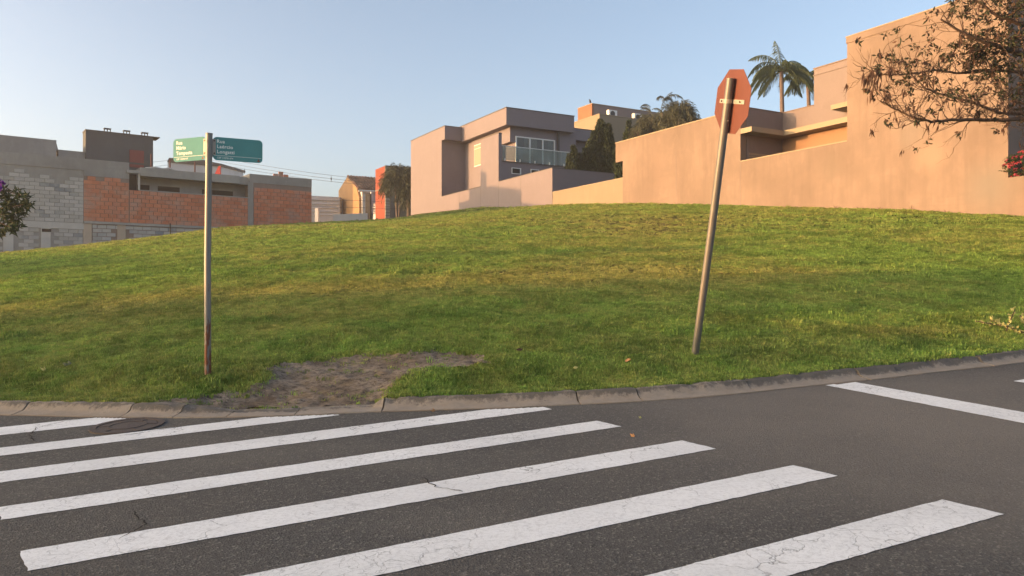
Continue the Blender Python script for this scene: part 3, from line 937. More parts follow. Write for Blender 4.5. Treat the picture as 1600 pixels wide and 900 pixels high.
# ------------------------------------------------------------------ street name sign
def text_mesh(body, size, weight=0.0):
    cu = bpy.data.curves.new('lettering', 'FONT')
    cu.body = body; cu.size = size; cu.extrude = 0.0006; cu.offset = weight; cu.resolution_u = 3
    cu.space_character = 1.06
    o = bpy.data.objects.new('lettering', cu); COL.objects.link(o)
    dg = bpy.context.evaluated_depsgraph_get()
    me = bpy.data.meshes.new_from_object(o.evaluated_get(dg))
    bpy.data.objects.remove(o); bpy.data.curves.remove(cu)
    return me
def rounded_rect(w, h, r, n=6):
    out = []
    for cx, cy, a0 in ((w - r, r, -90), (w - r, h - r, 0), (r, h - r, 90), (r, r, 180)):
        for k in range(n + 1):
            a = R(a0 + 90 * k / n)
            out.append((cx + r * math.cos(a), cy + r * math.sin(a)))
    return out
PB = Vector((-3.405, 8.6)); PBZ = lz(PB.x, PB.y)
sign = empty('street_name_sign', (PB.x, PB.y, PBZ), 'tall grey steel pole with two green street name plates, rusty at its foot', 'street sign')
g = MB(); g.tube([(PB.x, PB.y, PBZ - 0.15), (PB.x - 0.004, PB.y, 1.9), (PB.x + 0.014, PB.y, 3.325)], 0.0365, 24)
smooth_angle(g.build('pole', M['pole'], sign), 40)
g = MB(); g.tube([(PB.x + 0.014, PB.y, 3.322), (PB.x + 0.014, PB.y, 3.332)], 0.0385, 24); smooth_angle(g.build('pole_cap', M['pole'], sign), 40)
def name_plate(dirv, off, w, h, ztop, lines, start, label, flip, foot):
    d = Vector((dirv[0], dirv[1], 0)).normalized()
    # outward face looks to the camera side
    nrm = Vector((d.y, -d.x, 0))
    if nrm.y > 0: nrm = -nrm
    ex = d if not flip else -d                      # text runs to the right in view
    base = Vector((PB.x, PB.y, ztop - h)) + d * off
    org = base if not flip else base + d * w
    up = Vector((0, 0, 1))
    to3 = lambda x, y, k=0.0: org + ex * x + up * y + nrm * k
    poly = [to3(x, y, -0.0012) for x, y in rounded_rect(w, h, 0.045)]
    g = MB(); g.prism(poly, nrm * 0.0024)
    o = g.build('name_plate', M['green'], sign); o['label'] = label
    # thin pale rule above the bottom line
    g = MB(); g.prism([to3(0.012, 0.052, 0.0013), to3(w - 0.012, 0.052, 0.0013), to3(w - 0.012, 0.0555, 0.0013), to3(0.012, 0.0555, 0.0013)], nrm * 0.0008)
    g.build('white_rule', M['letter'], o)
    for (txt, size, x, y, wt) in lines:
        me = text_mesh(txt, size, wt)
        rot = Matrix((ex, up, nrm)).transposed().to_4x4()
        p = to3(x, y, 0.0020)
        me.transform(Matrix.Translation(p - wloc(o)) @ rot)
        me.materials.clear(); me.materials.append(M['letter'])
        t = bpy.data.objects.new('lettering', me); t.parent = o; COL.objects.link(t)
    # small red brown emblem in the lower corner
    g = MB(); ex0 = w - 0.062 if not flip else w - 0.060
    g.prism([to3(ex0, 0.012, 0.0013), to3(ex0 + 0.036, 0.012, 0.0013), to3(ex0 + 0.018, 0.046, 0.0013)], nrm * 0.0008)
    g.build('emblem', M['red_mark'], o)
    # bracket strip beside the pole
    return to3, nrm, d
r3, rn, rd = name_plate((0.9, 0.44), 0.052, 0.535, 0.262, 3.30, [('Rua', 0.054, 0.040, 0.196, 0.0009), ('Laércio', 0.054, 0.042, 0.138, 0.0009), ('Longatti', 0.054, 0.042, 0.080, 0.0009), ('CEP 13278-474', 0.026, 0.042, 0.020, 0.0003)], 0, 'shaded teal plate reading Rua Laércio Longatti', False, 0)
l3, ln_, ld_ = name_plate((-0.93, 0.37), 0.030, 0.475, 0.262, 3.30, [('Rua', 0.056, 0.045, 0.196, 0.0010), ('Mário', 0.056, 0.045, 0.138, 0.0010), ('Tempesta', 0.056, 0.045, 0.078, 0.0010), ('CEP 13278-477', 0.026, 0.045, 0.020, 0.0003)], 0, 'sunlit green plate reading Rua Mário Tempesta', True, 0)
g = MB(); g.prism([r3(-0.016, 0.055, 0.002), r3(0.030, 0.055, 0.002), r3(0.030, 0.235, 0.002), r3(-0.016, 0.235, 0.002)], rn * 0.004); b1 = g.build('bracket', M['zinc'], sign)
for zz in (0.075, 0.215):
    g = MB(); g.tube([r3(0.014, zz, 0.006), r3(0.014, zz, 0.011)], 0.008, 10); g.build('bolt', M['bolt'], b1)
W2 = 0.475
g = MB(); g.prism([l3(W2 - 0.028, 0.055, 0.002), l3(W2 + 0.022, 0.055, 0.002), l3(W2 + 0.022, 0.235, 0.002), l3(W2 - 0.028, 0.235, 0.002)], ln_ * 0.004); b2 = g.build('bracket', M['zinc'], sign)
for zz in (0.075, 0.215):
    g = MB(); g.tube([l3(W2 - 0.012, zz, 0.006), l3(W2 - 0.012, zz, 0.011)], 0.008, 10); g.build('bolt', M['bolt'], b2)
for zz in (3.235, 3.085):
    g = MB(); g.tube([(PB.x + 0.012, PB.y, zz - 0.014), (PB.x + 0.012, PB.y, zz + 0.014)], 0.0395, 24); smooth_angle(g.build('clamp_band', M['pole'], sign), 40)

# ------------------------------------------------------------------ stop sign seen from behind
SB = Vector((2.19, 9.2, 0)); SB.z = lz(SB.x, SB.y)
ST = Vector((2.392, 8.4, 3.895))
stop = empty('stop_sign', SB, 'leaning stop sign post with its red octagon plate seen from behind', 'stop sign')
ax = (ST - SB).normalized()
g = MB(); g.tube([SB - ax * 0.15, SB + (ST - SB) * 0.5 + Vector((0.006, 0, 0)), ST], [0.043, 0.0435, 0.044], 24)
smooth_angle(g.build('post', M['pole2'], stop), 40)
g = MB(); g.tube([ST - ax * 0.003, ST - ax * 0.001], 0.0415, 20); g.build('open_end', M['dark_room'], stop)
nb = Vector((-0.96, -0.28, 0)).normalized()              # back of the plate looks this way
pc = at(1142.5, 158, 8.47) - nb * 0.068
pc = Vector((2.335, 8.44, 3.655)) - nb * 0.10
hx = Vector((0.28, -0.96, 0)).normalized()               # to the right in view
hx = (hx - ax * hx.dot(ax)).normalized()
pn = hx.cross(ax); pn = pn if pn.dot(nb) > 0 else -pn
RR = 0.372
octo = []
for k in range(8):
    a = R(22.5 + 45 * k)
    octo.append(pc + hx * RR * math.cos(a) + ax * RR * math.sin(a))
if (octo[1] - octo[0]).cross(octo[2] - octo[1]).dot(pn) < 0: octo.reverse()
g = MB(); g.prism(octo, pn * 0.003); plate = g.build('octagon_plate', M['stopback'], stop)
g = MB(); g.obox(pc + pn * 0.008, hx, ax, pn, 0.50, 0.046, 0.005); strap = g.build('strap', M['zinc'], stop)
for k in (-0.205, 0.17):
    g = MB(); g.tube([pc + hx * k + pn * 0.011, pc + hx * k + pn * 0.019], 0.011, 10); g.build('bolt', M['bolt'], strap)
cpos = SB + ax * ((pc - SB).dot(ax))
g = MB(); g.tube([cpos - ax * 0.022, cpos + ax * 0.022], 0.0475, 24); smooth_angle(g.build('clamp', M['zinc'], stop), 40)
g = MB(); g.obox((cpos + pc) / 2 , pn, ax, hx, (cpos - pc).length - 0.05, 0.040, 0.03); g.build('spacer_block', M['zinc'], stop)
g = MB(); q_ = cpos - ax * 0.22 + Vector((0.020, -0.040, 0)); g.tube([q_, q_ + Vector((0.004, -0.012, 0))], 0.007, 8); g.build('screw', M['zinc'], stop)

# ------------------------------------------------------------------ houses along the lot line
def part(name, mat, parent, *boxes, label=None):
    g = MB()
    for b in boxes: lbox(g, *b)
    o = g.build(name, mat, parent)
    if label: o['label'] = label
    return o

# grey beige modern house at the far end
hA = empty('modern_house', LP(33, 4, 8), 'modern flat roofed grey house with a glass fronted balcony, half sunlit', 'house')
part('wall', M['house_grey'], hA, (42.8, 50.36, 0, 9, 6, 16.32), label='tall blank sunlit side wall')
part('wall', M['house_grey'], hA, (36.0, 42.8, 2.4, 9, 6, 15.05), (34.2, 36.0, 2.9, 9, 6, 15.05))
bal = part('wall', M['house_grey'], hA, (34.2, 36.0, 2.4, 2.9, 13.8, 15.05), label='small sunlit bulkhead under the eaves')
part('ground_floor', M['house_grey'], hA, (31.76, 34.2, 0.29, 8.4, 6, 11.62))
rf = part('roof_slab', M['house_soffit'], hA, (33.62, 42.8, 1.73, 8.43, 15.05, 16.45), (42.09, 42.8, 0.0, 1.73, 15.12, 16.32))
part('coping', M['coping'], rf, (33.58, 42.8, 1.69, 8.47, 16.45, 16.51), (42.05, 50.4, -0.04, 1.69, 16.32, 16.37), (42.8, 50.4, 1.69, 9.04, 16.32, 16.37))
part('wall', M['house_grey'], hA, (36.6, 42.8, 9.0, 13.0, 6, 14.95), label='set back wing wall right of the balcony')
rf2 = part('roof_slab', M['house_soffit'], hA, (35.9, 42.8, 8.43, 13.4, 14.95, 15.98))
part('coping', M['coping'], rf2, (35.86, 42.8, 8.47, 13.44, 15.98, 16.03))
part('pillar', M['house_grey'], hA, (31.74, 34.88, 0, 0.29, 6, 13.85), label='tall narrow boundary wall in front of the window')
part('coping', M['coping'], hA, (31.72, 34.90, -0.02, 0.31, 13.85, 13.89))
gw = part('garden_wall', M['house_grey'], hA, (34.88, 42.8, 0, 0.25, 6, 9.97), (23.77, 31.74, 0, 0.25, 6, 10.0), (23.77, 24.0, 0.25, 10.5, 6, 10.0))
part('coping', M['coping'], gw, (34.90, 42.8, -0.02, 0.27, 9.97, 10.005), (23.75, 31.72, -0.02, 0.27, 10.0, 10.035), (23.75, 24.02, 0.27, 10.5, 10.0, 10.035))
for u in (34.88, 31.74, 28.2, 39.0):      # thin render joints
    part('joint_strip', M['coping'], gw, (u - 0.012, u + 0.012, -0.004, 0.1, 6.5, 9.9))
# side window with closed shutter
w = part('window', M['white_metal'], hA, (38.6, 40.85, 2.36, 2.5, 12.6, 14.55))
part('shutter', M['shutter'], w, (38.68, 40.78, 2.335, 2.40, 12.68, 14.15), (38.68, 40.78, 2.335, 2.40, 14.2, 14.48))
# balcony door: frame, panes, curtain
dv = [2.98, 4.28, 5.56, 6.72]
dr = part('sliding_door', M['white_metal'], hA, (34.12, 34.19, 2.9, 6.80, 14.22, 14.32), (34.12, 34.19, 2.9, 6.8, 11.75, 11.85), *[(34.11, 34.19, v - 0.06, v + 0.06, 11.85, 14.22) for v in (2.96, 4.28, 5.56, 6.74)])
for a in range(3):
    part('pane', M['pane'], dr, (34.14, 34.16, dv[a] + 0.06, dv[a + 1] - 0.06, 11.85, 14.22))
part('curtain', M['curtain'], dr, (34.175, 34.185, 3.75, 5.0, 11.86, 14.2), (34.175, 34.185, 6.1, 6.6, 11.86, 14.2))
part('column', M['dark_metal'], hA, (33.9, 34.05, 6.95, 7.1, 11.62, 15.05))
part('balcony_edge', M['coping'], hA, (31.70, 34.2, 0.3, 8.45, 11.62, 11.70))
for a in range(5):
    v0 = 0.36 + a * 1.40
    pn_ = part('balustrade_pane', M['glass'], hA, (31.80, 31.82, v0, v0 + 1.375, 11.76, 12.88))
    part('post', M['white_metal'], pn_, (31.77, 31.85, v0 + 0.20, v0 + 0.26, 11.70, 11.92))
part('hand_rail', M['white_metal'], hA, (31.785, 31.835, 0.32, 7.36, 12.88, 12.93))
for (v0, v1) in ((1.18, 2.05), (2.95, 3.75)):
    w = part('window', M['white_metal'], hA, (31.715, 31.755, v0, v1, 10.72, 11.22))
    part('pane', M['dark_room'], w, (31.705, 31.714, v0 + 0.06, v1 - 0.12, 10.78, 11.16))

# yellow boundary wall between the two houses
yw = part('boundary_wall', M['yellow'], None, (15.73, 23.77, 0.02, 0.27, 5, 8.28))
tag(yw, 'low pale yellow boundary wall joining the grey and sand coloured houses', 'wall')
part('coping', M['cream'], yw, (15.73, 23.75, 0.0, 0.29, 8.28, 8.33))

# sand coloured house on the right
hB = empty('sand_house', LP(0, 4, 5), 'large sand coloured house with tall stained blank walls above the lawn', 'house')
part('wall', M['sand'], hB, (6.14, 15.73, 0, 0.4, 4, 10.50), (15.73, 16.44, 0, 0.4, 9.33, 10.50), label='long sunlit wall left of the stop sign')
part('coping', M['cream'], hB, (6.14, 16.47, -0.03, 0.43, 10.50, 10.56))
part('wall', M['sand_dark'], hB, (6.14, 9.0, 0.44, 9, 4, 10.66), label='shaded wall of the recessed terrace')
part('wall', M['sand_dark'], hB, (-6.4, 6.14, 3.0, 9, 4, 10.66), (-6.4, 4.18, 3.0, 9, 10.66, 12.45))
part('wall', M['terracotta_pale'], hB, (0.02, 6.13, 2.975, 2.999, 5, 9.29), label='orange wall panel under the canopy')
part('coping', M['sand'], hB, (4.20, 6.12, 2.97, 9, 10.66, 10.70), (6.12, 9.0, 0.42, 9, 10.66, 10.70), (0.02, 4.2, 2.96, 9, 12.45, 12.50))
part('moulding', M['sand_dark'], hB, (0.02, 4.2, 2.965, 3.0, 12.12, 12.16))
part('canopy', M['cream'], hB, (5.40, 6.13, 0.0, 3.0, 9.30, 9.55), (0.02, 5.40, 2.25, 3.0, 9.30, 9.55))
part('canopy', M['cream'], hB, (0.02, 2.45, 2.05, 3.0, 9.98, 10.2), label='small upper canopy slab')
part('low_wall', M['sand'], hB, (0.0, 6.13, 0.0, 0.25, 4, 7.90), label='low sunlit wall before the terrace')
part('coping', M['cream'], hB, (0.0, 6.13, -0.02, 0.27, 7.90, 7.95))
gd = part('garage_door', M['sand_dark'], hB, (6.105, 6.139, 0.5, 2.4, 7.5, 8.45))
for k in range(6): part('slat', M['cream'], gd, (6.085, 6.104, 0.56, 2.34, 7.60 + k * 0.14, 7.70 + k * 0.14))
part('downpipe', M['dark_metal'], hB, (5.95, 6.05, 2.82, 2.92, 7.5, 8.3))
part('wall', M['sand'], hB, (-6.58, 0, 0, 9, 2.5, 12.10), label='tall blank sunlit wall under the tree branches')
part('cornice', M['sand'], hB, (-6.61, 0.03, -0.03, 9, 12.10, 12.36))
part('coping', M['cream'], hB, (-6.63, 0.05, -0.05, 9, 12.36, 12.40))
part('low_wall', M['sand'], hB, (-15, -6.58, 0.0, 0.3, 1.5, 5.52), label='low wall carrying the pink flowering bush')
for u in (6.135, 10.9):
    part('joint_strip', M['sand_dark'], hB, (u - 0.012, u + 0.012, -0.004, 0.1, 5.5, 7.9 if u < 7 else 9.2))

# terracotta and yellow house behind
hC = empty('terrace_house', LP(39, 16, 8), 'tall orange and pale yellow flat roofed house behind the cypresses', 'house')
part('upper_wall', M['terracotta'], hC, (38.9, 41.3, 14, 14.2, 12, 19.3), label='sunlit orange end of the top storey')
part('upper_wall', M['sand_dark'], hC, (38.88, 41.3, 14.2, 30, 12, 19.3))
part('coping', M['cream'], hC, (38.84, 41.34, 13.96, 30.04, 19.3, 19.36))
part('terrace_wall', M['yellow'], hC, (36.23, 41, 12.98, 24, 6, 17.66))
part('coping', M['cream'], hC, (36.19, 41, 12.94, 24, 17.66, 17.72))
for v in (14.6, 17.6):
    acu = empty('air_conditioner', LP(37.2, v, 17.72), 'white air conditioner unit on the yellow terrace, ' + ('nearer the orange corner' if v < 16 else 'farther from the orange corner'), 'air conditioner', 'air conditioners on the terrace')
    part('casing', M['white_metal'], acu, (36.95, 37.35, v, v + 0.95, 17.72, 18.42))
    c = LP(36.945, v + 0.42, 18.07)
    g = MB(); e1 = Vector((LN.x, LN.y, 0)); e2 = Vector((0, 0, 1))
    g.tube([c, c - Vector((LD.x, LD.y, 0)) * 0.012], 0.27, 20); g.build('fan_grille', M['dark_metal'], acu)
# dark bird perched on the roof corner
bp = LP(39.15, 14.0, 19.36)
g = MB(); g.tube([bp + Vector((0.02, 0, 0.05)), bp + Vector((0.0, 0, 0.13)), bp + Vector((-0.03, 0, 0.24)), bp + Vector((-0.05, 0, 0.33)), bp + Vector((-0.07, 0, 0.38)), bp + Vector((-0.10, 0, 0.40)), bp + Vector((-0.16, 0, 0.39))], [0.03, 0.085, 0.10, 0.07, 0.06, 0.04, 0.005], 10)
g.tube([bp + Vector((0.03, 0, 0.16)), bp + Vector((0.10, 0, -0.02))], [0.05, 0.02], 6)
bird = g.build('bird', M['cable'], None, True, bp); tag(bird, 'small dark bird perched on the orange roof corner', 'bird')

# red house with grey gate behind the drooping palm
hD = empty('red_house', LP(62.2, 3, 7), 'red walled house with stone front and grey gate behind the drooping palm', 'house')
part('wall', M['red_wall'], hD, (62.2, 65.4, 1.5, 6, 5, 15.6), label='sunlit red side wall')
part('front_wall', M['stone'], hD, (62.0, 62.2, 1.5, 9, 5, 15.65))
part('band', M['stone'], hD, (62.19, 65.4, 1.46, 1.5, 13.0, 13.12))
gt = part('gate', M['gate'], hD, (61.9, 61.99, 2.1, 3.1, 5, 11.55))
for k in range(4): part('panel', M['gate'], gt, (61.86, 61.895, 2.13 + k * 0.24, 2.33 + k * 0.24, 5.2, 11.45))
for k in range(9):
    part('stone_course', M['concrete'], hD, (61.93, 62.0, 1.5, 2.02, 8.9 + k * 0.34, 9.16 + k * 0.34))

# orange gabled house with tiled roof
uG0 = 70.4
hE = empty('gabled_house', LP(71, 2, 7), 'small orange gabled house with brown tiled roof and white porch', 'house')
def gp(x, y, v):   # sighting on the gable plane of this house
    m = (x - 800) / FPX; B = LO + LN * v
    u = (m * B.y - B.x) / (LD.x - m * LD.y)
    p = LP(u, v); return Vector((p.x, p.y, CAM_Z + (450 - y) / FPX * p.y))
gb = [gp(530, 360, 1.0), gp(562, 360, 1.0), gp(561, 308, 1.0), gp(557, 292, 1.0), gp(542, 277, 1.0), gp(529, 298, 1.0)]
n3 = Vector((LN.x, LN.y, 0))
g = MB(); g.prism(gb, n3 * 0.25); g.build('gable_wall', M['orange'], hE)
g = MB(); g.prism([gp(561.5, 360, 1.3), gp(566, 360, 1.3), gp(566, 300, 1.3), gp(561.5, 297, 1.3)], n3 * 4.0); g.build('front_wall', M['white_paint'], hE)
# tiled slope: rows of tiles
ra = gp(542, 277, 0.8) ; rb = gp(559, 297, 0.8) ; dep = n3 * 4.6
ra.z += 0.05; rb.z += 0.05
roof = MB(); roof.prism([ra, rb, rb + dep, ra + dep], Vector((0, 0, 0.12))); roof_o = roof.build('roof', M['tile'], hE)
rows, cols = 7, 12
tme = None
for i in range(rows):
    for j in range(cols):
        p = ra + (rb - ra) * ((i + 0.5) / rows) + dep * ((j + 0.5) / cols) + Vector((0, 0, 0.16 + rng.uniform(-0.015, 0.015)))
        if tme is None:
            e1 = (rb - ra) / rows * 1.12; e2 = dep / cols; vs = []; fs = []
            for a in (0, 1):
                for k in range(5):
                    t = k / 4
                    vs.append(e1 * (a - 0.5) + e2 * (t - 0.5) * 0.96 + Vector((0, 0, 0.10 * math.sin(math.pi * t) + (0.04 if a == 1 else 0))))
            for k in range(4): fs.append((k, k + 1, k + 6, k + 5))
            fs.append((5, 6, 7, 8, 9)); fs.append((9, 4, 0, 5))
            tme = bpy.data.meshes.new('roof_tile'); tme.from_pydata([tuple(v) for v in vs], [], fs); tme.materials.append(M['tile']); tme.update()
        o = bpy.data.objects.new('roof_tile', tme); o.parent = roof_o; o.location = p - wloc(roof_o); COL.objects.link(o)
g = MB(); g.prism([gp(560, 297.5, 0.8), gp(561, 297.5, 0.8), gp(561, 299.5, 0.8), gp(560, 299.5, 0.8)], dep); g.build('eaves_board', M['concrete_pale'], hE)
hp = gp(567, 360, 1.3)
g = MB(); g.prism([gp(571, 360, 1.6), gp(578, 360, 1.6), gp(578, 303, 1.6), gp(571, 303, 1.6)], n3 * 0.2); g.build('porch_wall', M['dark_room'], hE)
for x in (572, 580):
    g = MB(); p = gp(x, 300, 2.2); g.tube([Vector((p.x, p.y, 6)), p], 0.10, 8); g.build('column', M['white_metal'], hE)
rl = MB()
for k in range(6):
    y = 319 + k * 2.6
    rl.tube([gp(571, y, 2.0), gp(587, y, 2.0)], 0.035, 6)
rl.build('railing', M['white_metal'], hE)
g = MB(); g.prism([gp(571, 360, 2.0), gp(587, 360, 2.0), gp(587, 334, 2.0), gp(571, 334, 2.0)], n3 * 0.2); g.build('porch_base', M['white_paint'], hE)

# white yard buildings left of the gabled house
hF = empty('white_building', at(508, 345, 96), 'plain white building between the brick shell and the orange house', 'building')
a0, a1 = at(470, 305, 97), at(531, 308, 99)
g = MB(); g.prism([Vector((a0.x, a0.y, 5)), Vector((a1.x, a1.y, 5)), a1, a0], Vector((0, 5, 0))); g.build('wall', M['white_paint'], hF)
for k in range(5):
    p = at(470, 312 + 6 * k, 96.9); q_ = at(530, 314 + 5.6 * k, 98.9)
    g = MB(); g.tube([p, q_], 0.06, 5); g.build('ridge', M['white_paint'], hF)
g = MB(); p = at(492, 325, 92); q_ = at(497, 325, 92); g.prism([Vector((p.x, p.y, 5)), Vector((q_.x, q_.y, 5)), q_, p], Vector((0, 0.5, 0))); g.build('gate_post', M['white_metal'], hF)
fw0, fw1 = at(520, 335, 84), at(574, 333, 86)
g = MB(); g.prism([Vector((fw0.x, fw0.y, 5)), Vector((fw1.x, fw1.y, 5)), fw1, fw0], Vector((0, 0.3, 0)))
tag(g.build('yard_wall', M['white_paint']), 'low white yard wall in front of the orange gabled house', 'wall')

# ------------------------------------------------------------------ unfinished brick building on the left
hG = empty('unfinished_building', BP(10, 3, 3), 'unfinished building of orange hollow bricks and grey concrete blocks', 'building')
def bpart(name, mat, parent, *boxes, label=None):
    g = MB()
    for b in boxes: bbox(g, *b)
    o = g.build(name, mat, parent)
    if label: o['label'] = label
    return o
bpart('mortar_bed', M['mortar'], hG, (0.0, 4.83, 0.03, 5, 2, 9.45), (4.83, 12.97, 0.03, 0.3, 2, 8.27), (12.97, 15.69, 0.03, 5, 2, 9.0))
bpart('mortar_bed', M['mortar_grey'], hG, (15.69, 26, 0.03, 6, 1, 9.35))
bpart('plaster_band', M['plaster'], hG, (0.0, 4.83, -0.01, 5, 9.45, 10.1), label='raw cement capping over the right hand bricks')
bpart('plaster_band', M['plaster'], hG, (12.97, 26, -0.01, 5, 9.35, 10.12), (12.97, 15.69, -0.012, 0.02, 9.0, 9.35))
bpart('parapet_top', M['concrete'], hG, (4.83, 12.4, -0.03, 0.32, 8.27, 8.33))
bpart('roof_slab', M['concrete'], hG, (5.6, 12.30, -0.12, 3, 9.28, 9.85), (4.83, 5.6, 0.2, 3, 9.28, 9.85), label='grey concrete slab over the open terrace')
bpart('roof_slab', M['concrete'], hG, (12.30, 13.15, -0.12, 0.3, 9.42, 9.62))
bpart('back_wall', M['plaster'], hG, (4.83, 12.97, 1.0, 1.3, 5, 9.28), label='grey plastered wall at the back of the terrace')
for (s0_, s1_) in ((9.5, 10.95), (5.75, 7.95), (11.5, 12.3)):
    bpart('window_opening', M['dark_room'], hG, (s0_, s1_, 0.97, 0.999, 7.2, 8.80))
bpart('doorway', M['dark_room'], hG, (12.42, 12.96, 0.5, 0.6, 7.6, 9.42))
bpart('post', M['concrete_pale'], hG, (12.30, 12.42, -0.02, 0.1, 8.33, 9.42))
bpart('beam', M['concrete_pale'], hG, (15.7, 26, -0.04, 0.03, 5.45, 5.86), label='pale concrete beam under the grey blocks')
bpart('beam', M['concrete'], hG, (0, 15.7, -0.10, 0.03, 5.86, 6.02), label='dark ledge under the orange bricks')
for (s0_, s1_, mt) in ((15.24, 15.73, 'column_tan'), (13.2, 13.71, 'column_tan'), (17.58, 18.11, 'concrete_pale'), (19.59, 20.13, 'concrete_pale'), (7.2, 7.6, 'column_tan')):
    bpart('column', M[mt], hG, (s0_, s1_, -0.035, 0.03, 2, 5.45 if s0_ > 15.7 else 5.86))
bpart('vent_hole', M['dark_room'], hG, (17.55, 18.06, -0.045, -0.036, 5.2, 5.40))
for (s0_, z_) in ((18.05, 6.55), (18.95, 6.38), (19.7, 8.3), (16.4, 7.75)):
    bpart('putlog_hole', M['dark_room'], hG, (s0_, s0_ + 0.16, -0.003, 0.02, z_, z_ + 0.22))
bpart('column', M['plaster'], hG, (4.55, 4.95, -0.012, 0.03, 6.02, 9.45))
# masonry units
def unit_mesh(name, w, h, dp, mat):
    g = MB()
    ex = Vector((BE.x, BE.y, 0)); en = Vector((BN.x, BN.y, 0))
    g.obox((0, 0, 0), ex, en, (0, 0, 1), w, dp, h)
    me = bpy.data.meshes.new(name); me.from_pydata([tuple(v) for v in g.v], [], g.f); me.materials.append(mat); me.update()
    return me
def lay(name, mat, W, Hh, areas, joint, limit=300):
    full = unit_mesh(name, W - joint, Hh - joint, 0.05, mat)
    half = unit_mesh(name, W / 2 - joint, Hh - joint, 0.05, mat)
    cnt = 0; rest = MB()
    for (s0_, s1_, z0_, z1_, skip) in areas:
        rows = int(round((z1_ - z0_) / Hh)); hh = (z1_ - z0_) / rows
        for r in range(rows):
            s = s0_ - (W / 2 if r % 2 else 0)
            while s < s1_ - 0.05:
                a, b = max(s, s0_), min(s + W, s1_)
                s += W
                if b - a < 0.12: continue
                zc = z0_ + (r + 0.5) * hh
                if skip and skip((a + b) / 2, zc, a, b): continue
                w = b - a
                p = BP((a + b) / 2, 0.012 + rng.uniform(-0.008, 0.008), zc + rng.uniform(-0.006, 0.006))
                if cnt < limit:
                    me = full if w > 0.8 * W else half
                    o = bpy.data.objects.new(name, me); o.parent = hG; o.location = p - wloc(hG)
                    base_w = W - joint if me is full else W / 2 - joint
                    o.rotation_euler = (0, 0, 0)
                    COL.objects.link(o); cnt += 1
                else:
                    rest.obox(p, (BE.x, BE.y, 0), (BN.x, BN.y, 0), (0, 0, 1), w - joint, 0.05, hh - joint)
    if rest.v:
        tag(rest.build(name + '_courses', mat, hG), None, None, None, 'stuff')
    print(name, cnt, len(rest.v) // 8)
brk_skip = lambda s, z, a, b: (a < 4.95 and b > 4.55) or z > 8.75 + 0.5 * nz(s, z, 1.2, 3.0) and s > 12.9 or z > 9.1 + 0.4 * nz(s, z, 1.0, 6.0)
lay('brick', M['brick'], 0.50, 0.28, [(4.95, 12.97, 6.03, 8.27, None), (0.0, 4.55, 6.03, 9.4, brk_skip), (12.99, 15.68, 6.03, 9.0, brk_skip)], 0.026)
def blk_skip(s, z, a, b):
    if z < 5.45:
        for (c0, c1) in ((15.24, 15.73), (13.2, 13.71), (17.58, 18.11), (19.59, 20.13), (7.2, 7.6)):
            if a < c1 and b > c0: return True
        return z < 3.4 + max(0, (16.5 - s)) * 0.26
    return z > 8.75 + 0.7 * nz(s, z, 0.9, 2.0)
lay('concrete_block', M['block'], 0.55, 0.25, [(15.71, 21.9, 5.88, 9.35, blk_skip), (15.75, 21.9, 3.45, 5.44, blk_skip), (5.0, 15.22, 3.45, 5.82, blk_skip)], 0.026)
# rebar stubs and leftover bricks on top
for s_ in (11.35, 10.1, 8.4, 7.4):
    g = MB(); p = BP(s_, 1.2, 9.85); g.tube([p, p + Vector((0, 0, 0.95 + 0.25 * (s_ > 11)))], 0.055, 6); g.build('starter_bar', M['steel_red'], hG)
for (s_, z_) in ((2.65, 10.1), (2.25, 10.1), (1.85, 10.1), (2.25, 10.29)):
    g = MB(); bbox(g, s_, s_ + 0.33, 0.05, 0.2, z_, z_ + 0.185)
    b_ = g.build('loose_brick', M['brick'], None, False, None)
    tag(b_, 'loose orange brick on the brick building parapet, ' + {(2.65, 10.1): 'left end of the small pile', (2.25, 10.1): 'under the topmost one', (1.85, 10.1): 'right end of the small pile', (2.25, 10.29): 'topmost of the small pile'}[s_, z_], 'brick', 'loose bricks on the parapet')
g = MB(); p = BP(11.9, 0.3, 9.88); g.tube([p, p + Vector((0.5, 0.35, 0.10)), p + Vector((0.9, 0.6, 0.04)), p + Vector((1.3, 0.9, 0.12)), p + Vector((1.5, 1.2, 0.02))], 0.07, 7)
tag(g.build('rolled_sheet', M['concrete_pale']), 'pale rolled up sheet lying on the concrete slab', 'sheet')

# dark rendered house behind it
hH = empty('dark_house', BP(12, 9, 4), 'dark grey rendered house with red shutters rising behind the brick shell', 'building')
bpart('wall', M['grey_dark'], hH, (10.2, 14.75, 6.05, 7.4, 3, 13.12))
bpart('wall', M['plaster'], hH, (14.75, 16.45, 6.3, 7.4, 3, 11.55), (16.6, 28, 6.0, 7.4, 3, 12.15), label='lower grey parapet of the dark house')
g = MB(); g.prism([BP(16.45, 6.31, 11.5), BP(16.6, 6.31, 11.5), BP(16.6, 6.31, 12.15)], Vector((BN.x, BN.y, 0)) * 3); g.build('slope', M['plaster'], hH)
bpart('coping', M['coping'], hH, (9.72, 14.78, 6.0, 7.45, 13.12, 13.18))
w = bpart('window', M['red_shutter'], hH, (10.85, 11.85, 6.0, 6.049, 10.7, 12.0), label='window with dull red shutters')
bpart('sill', M['coping'], w, (10.82, 11.88, 5.97, 5.999, 10.92, 11.05))
bpart('slat', M['red_shutter'], w, (10.9, 11.8, 5.98, 5.999, 11.1, 11.45)); bpart('slat', M['red_shutter'], w, (10.9, 11.8, 5.98, 5.999, 11.5, 11.9))
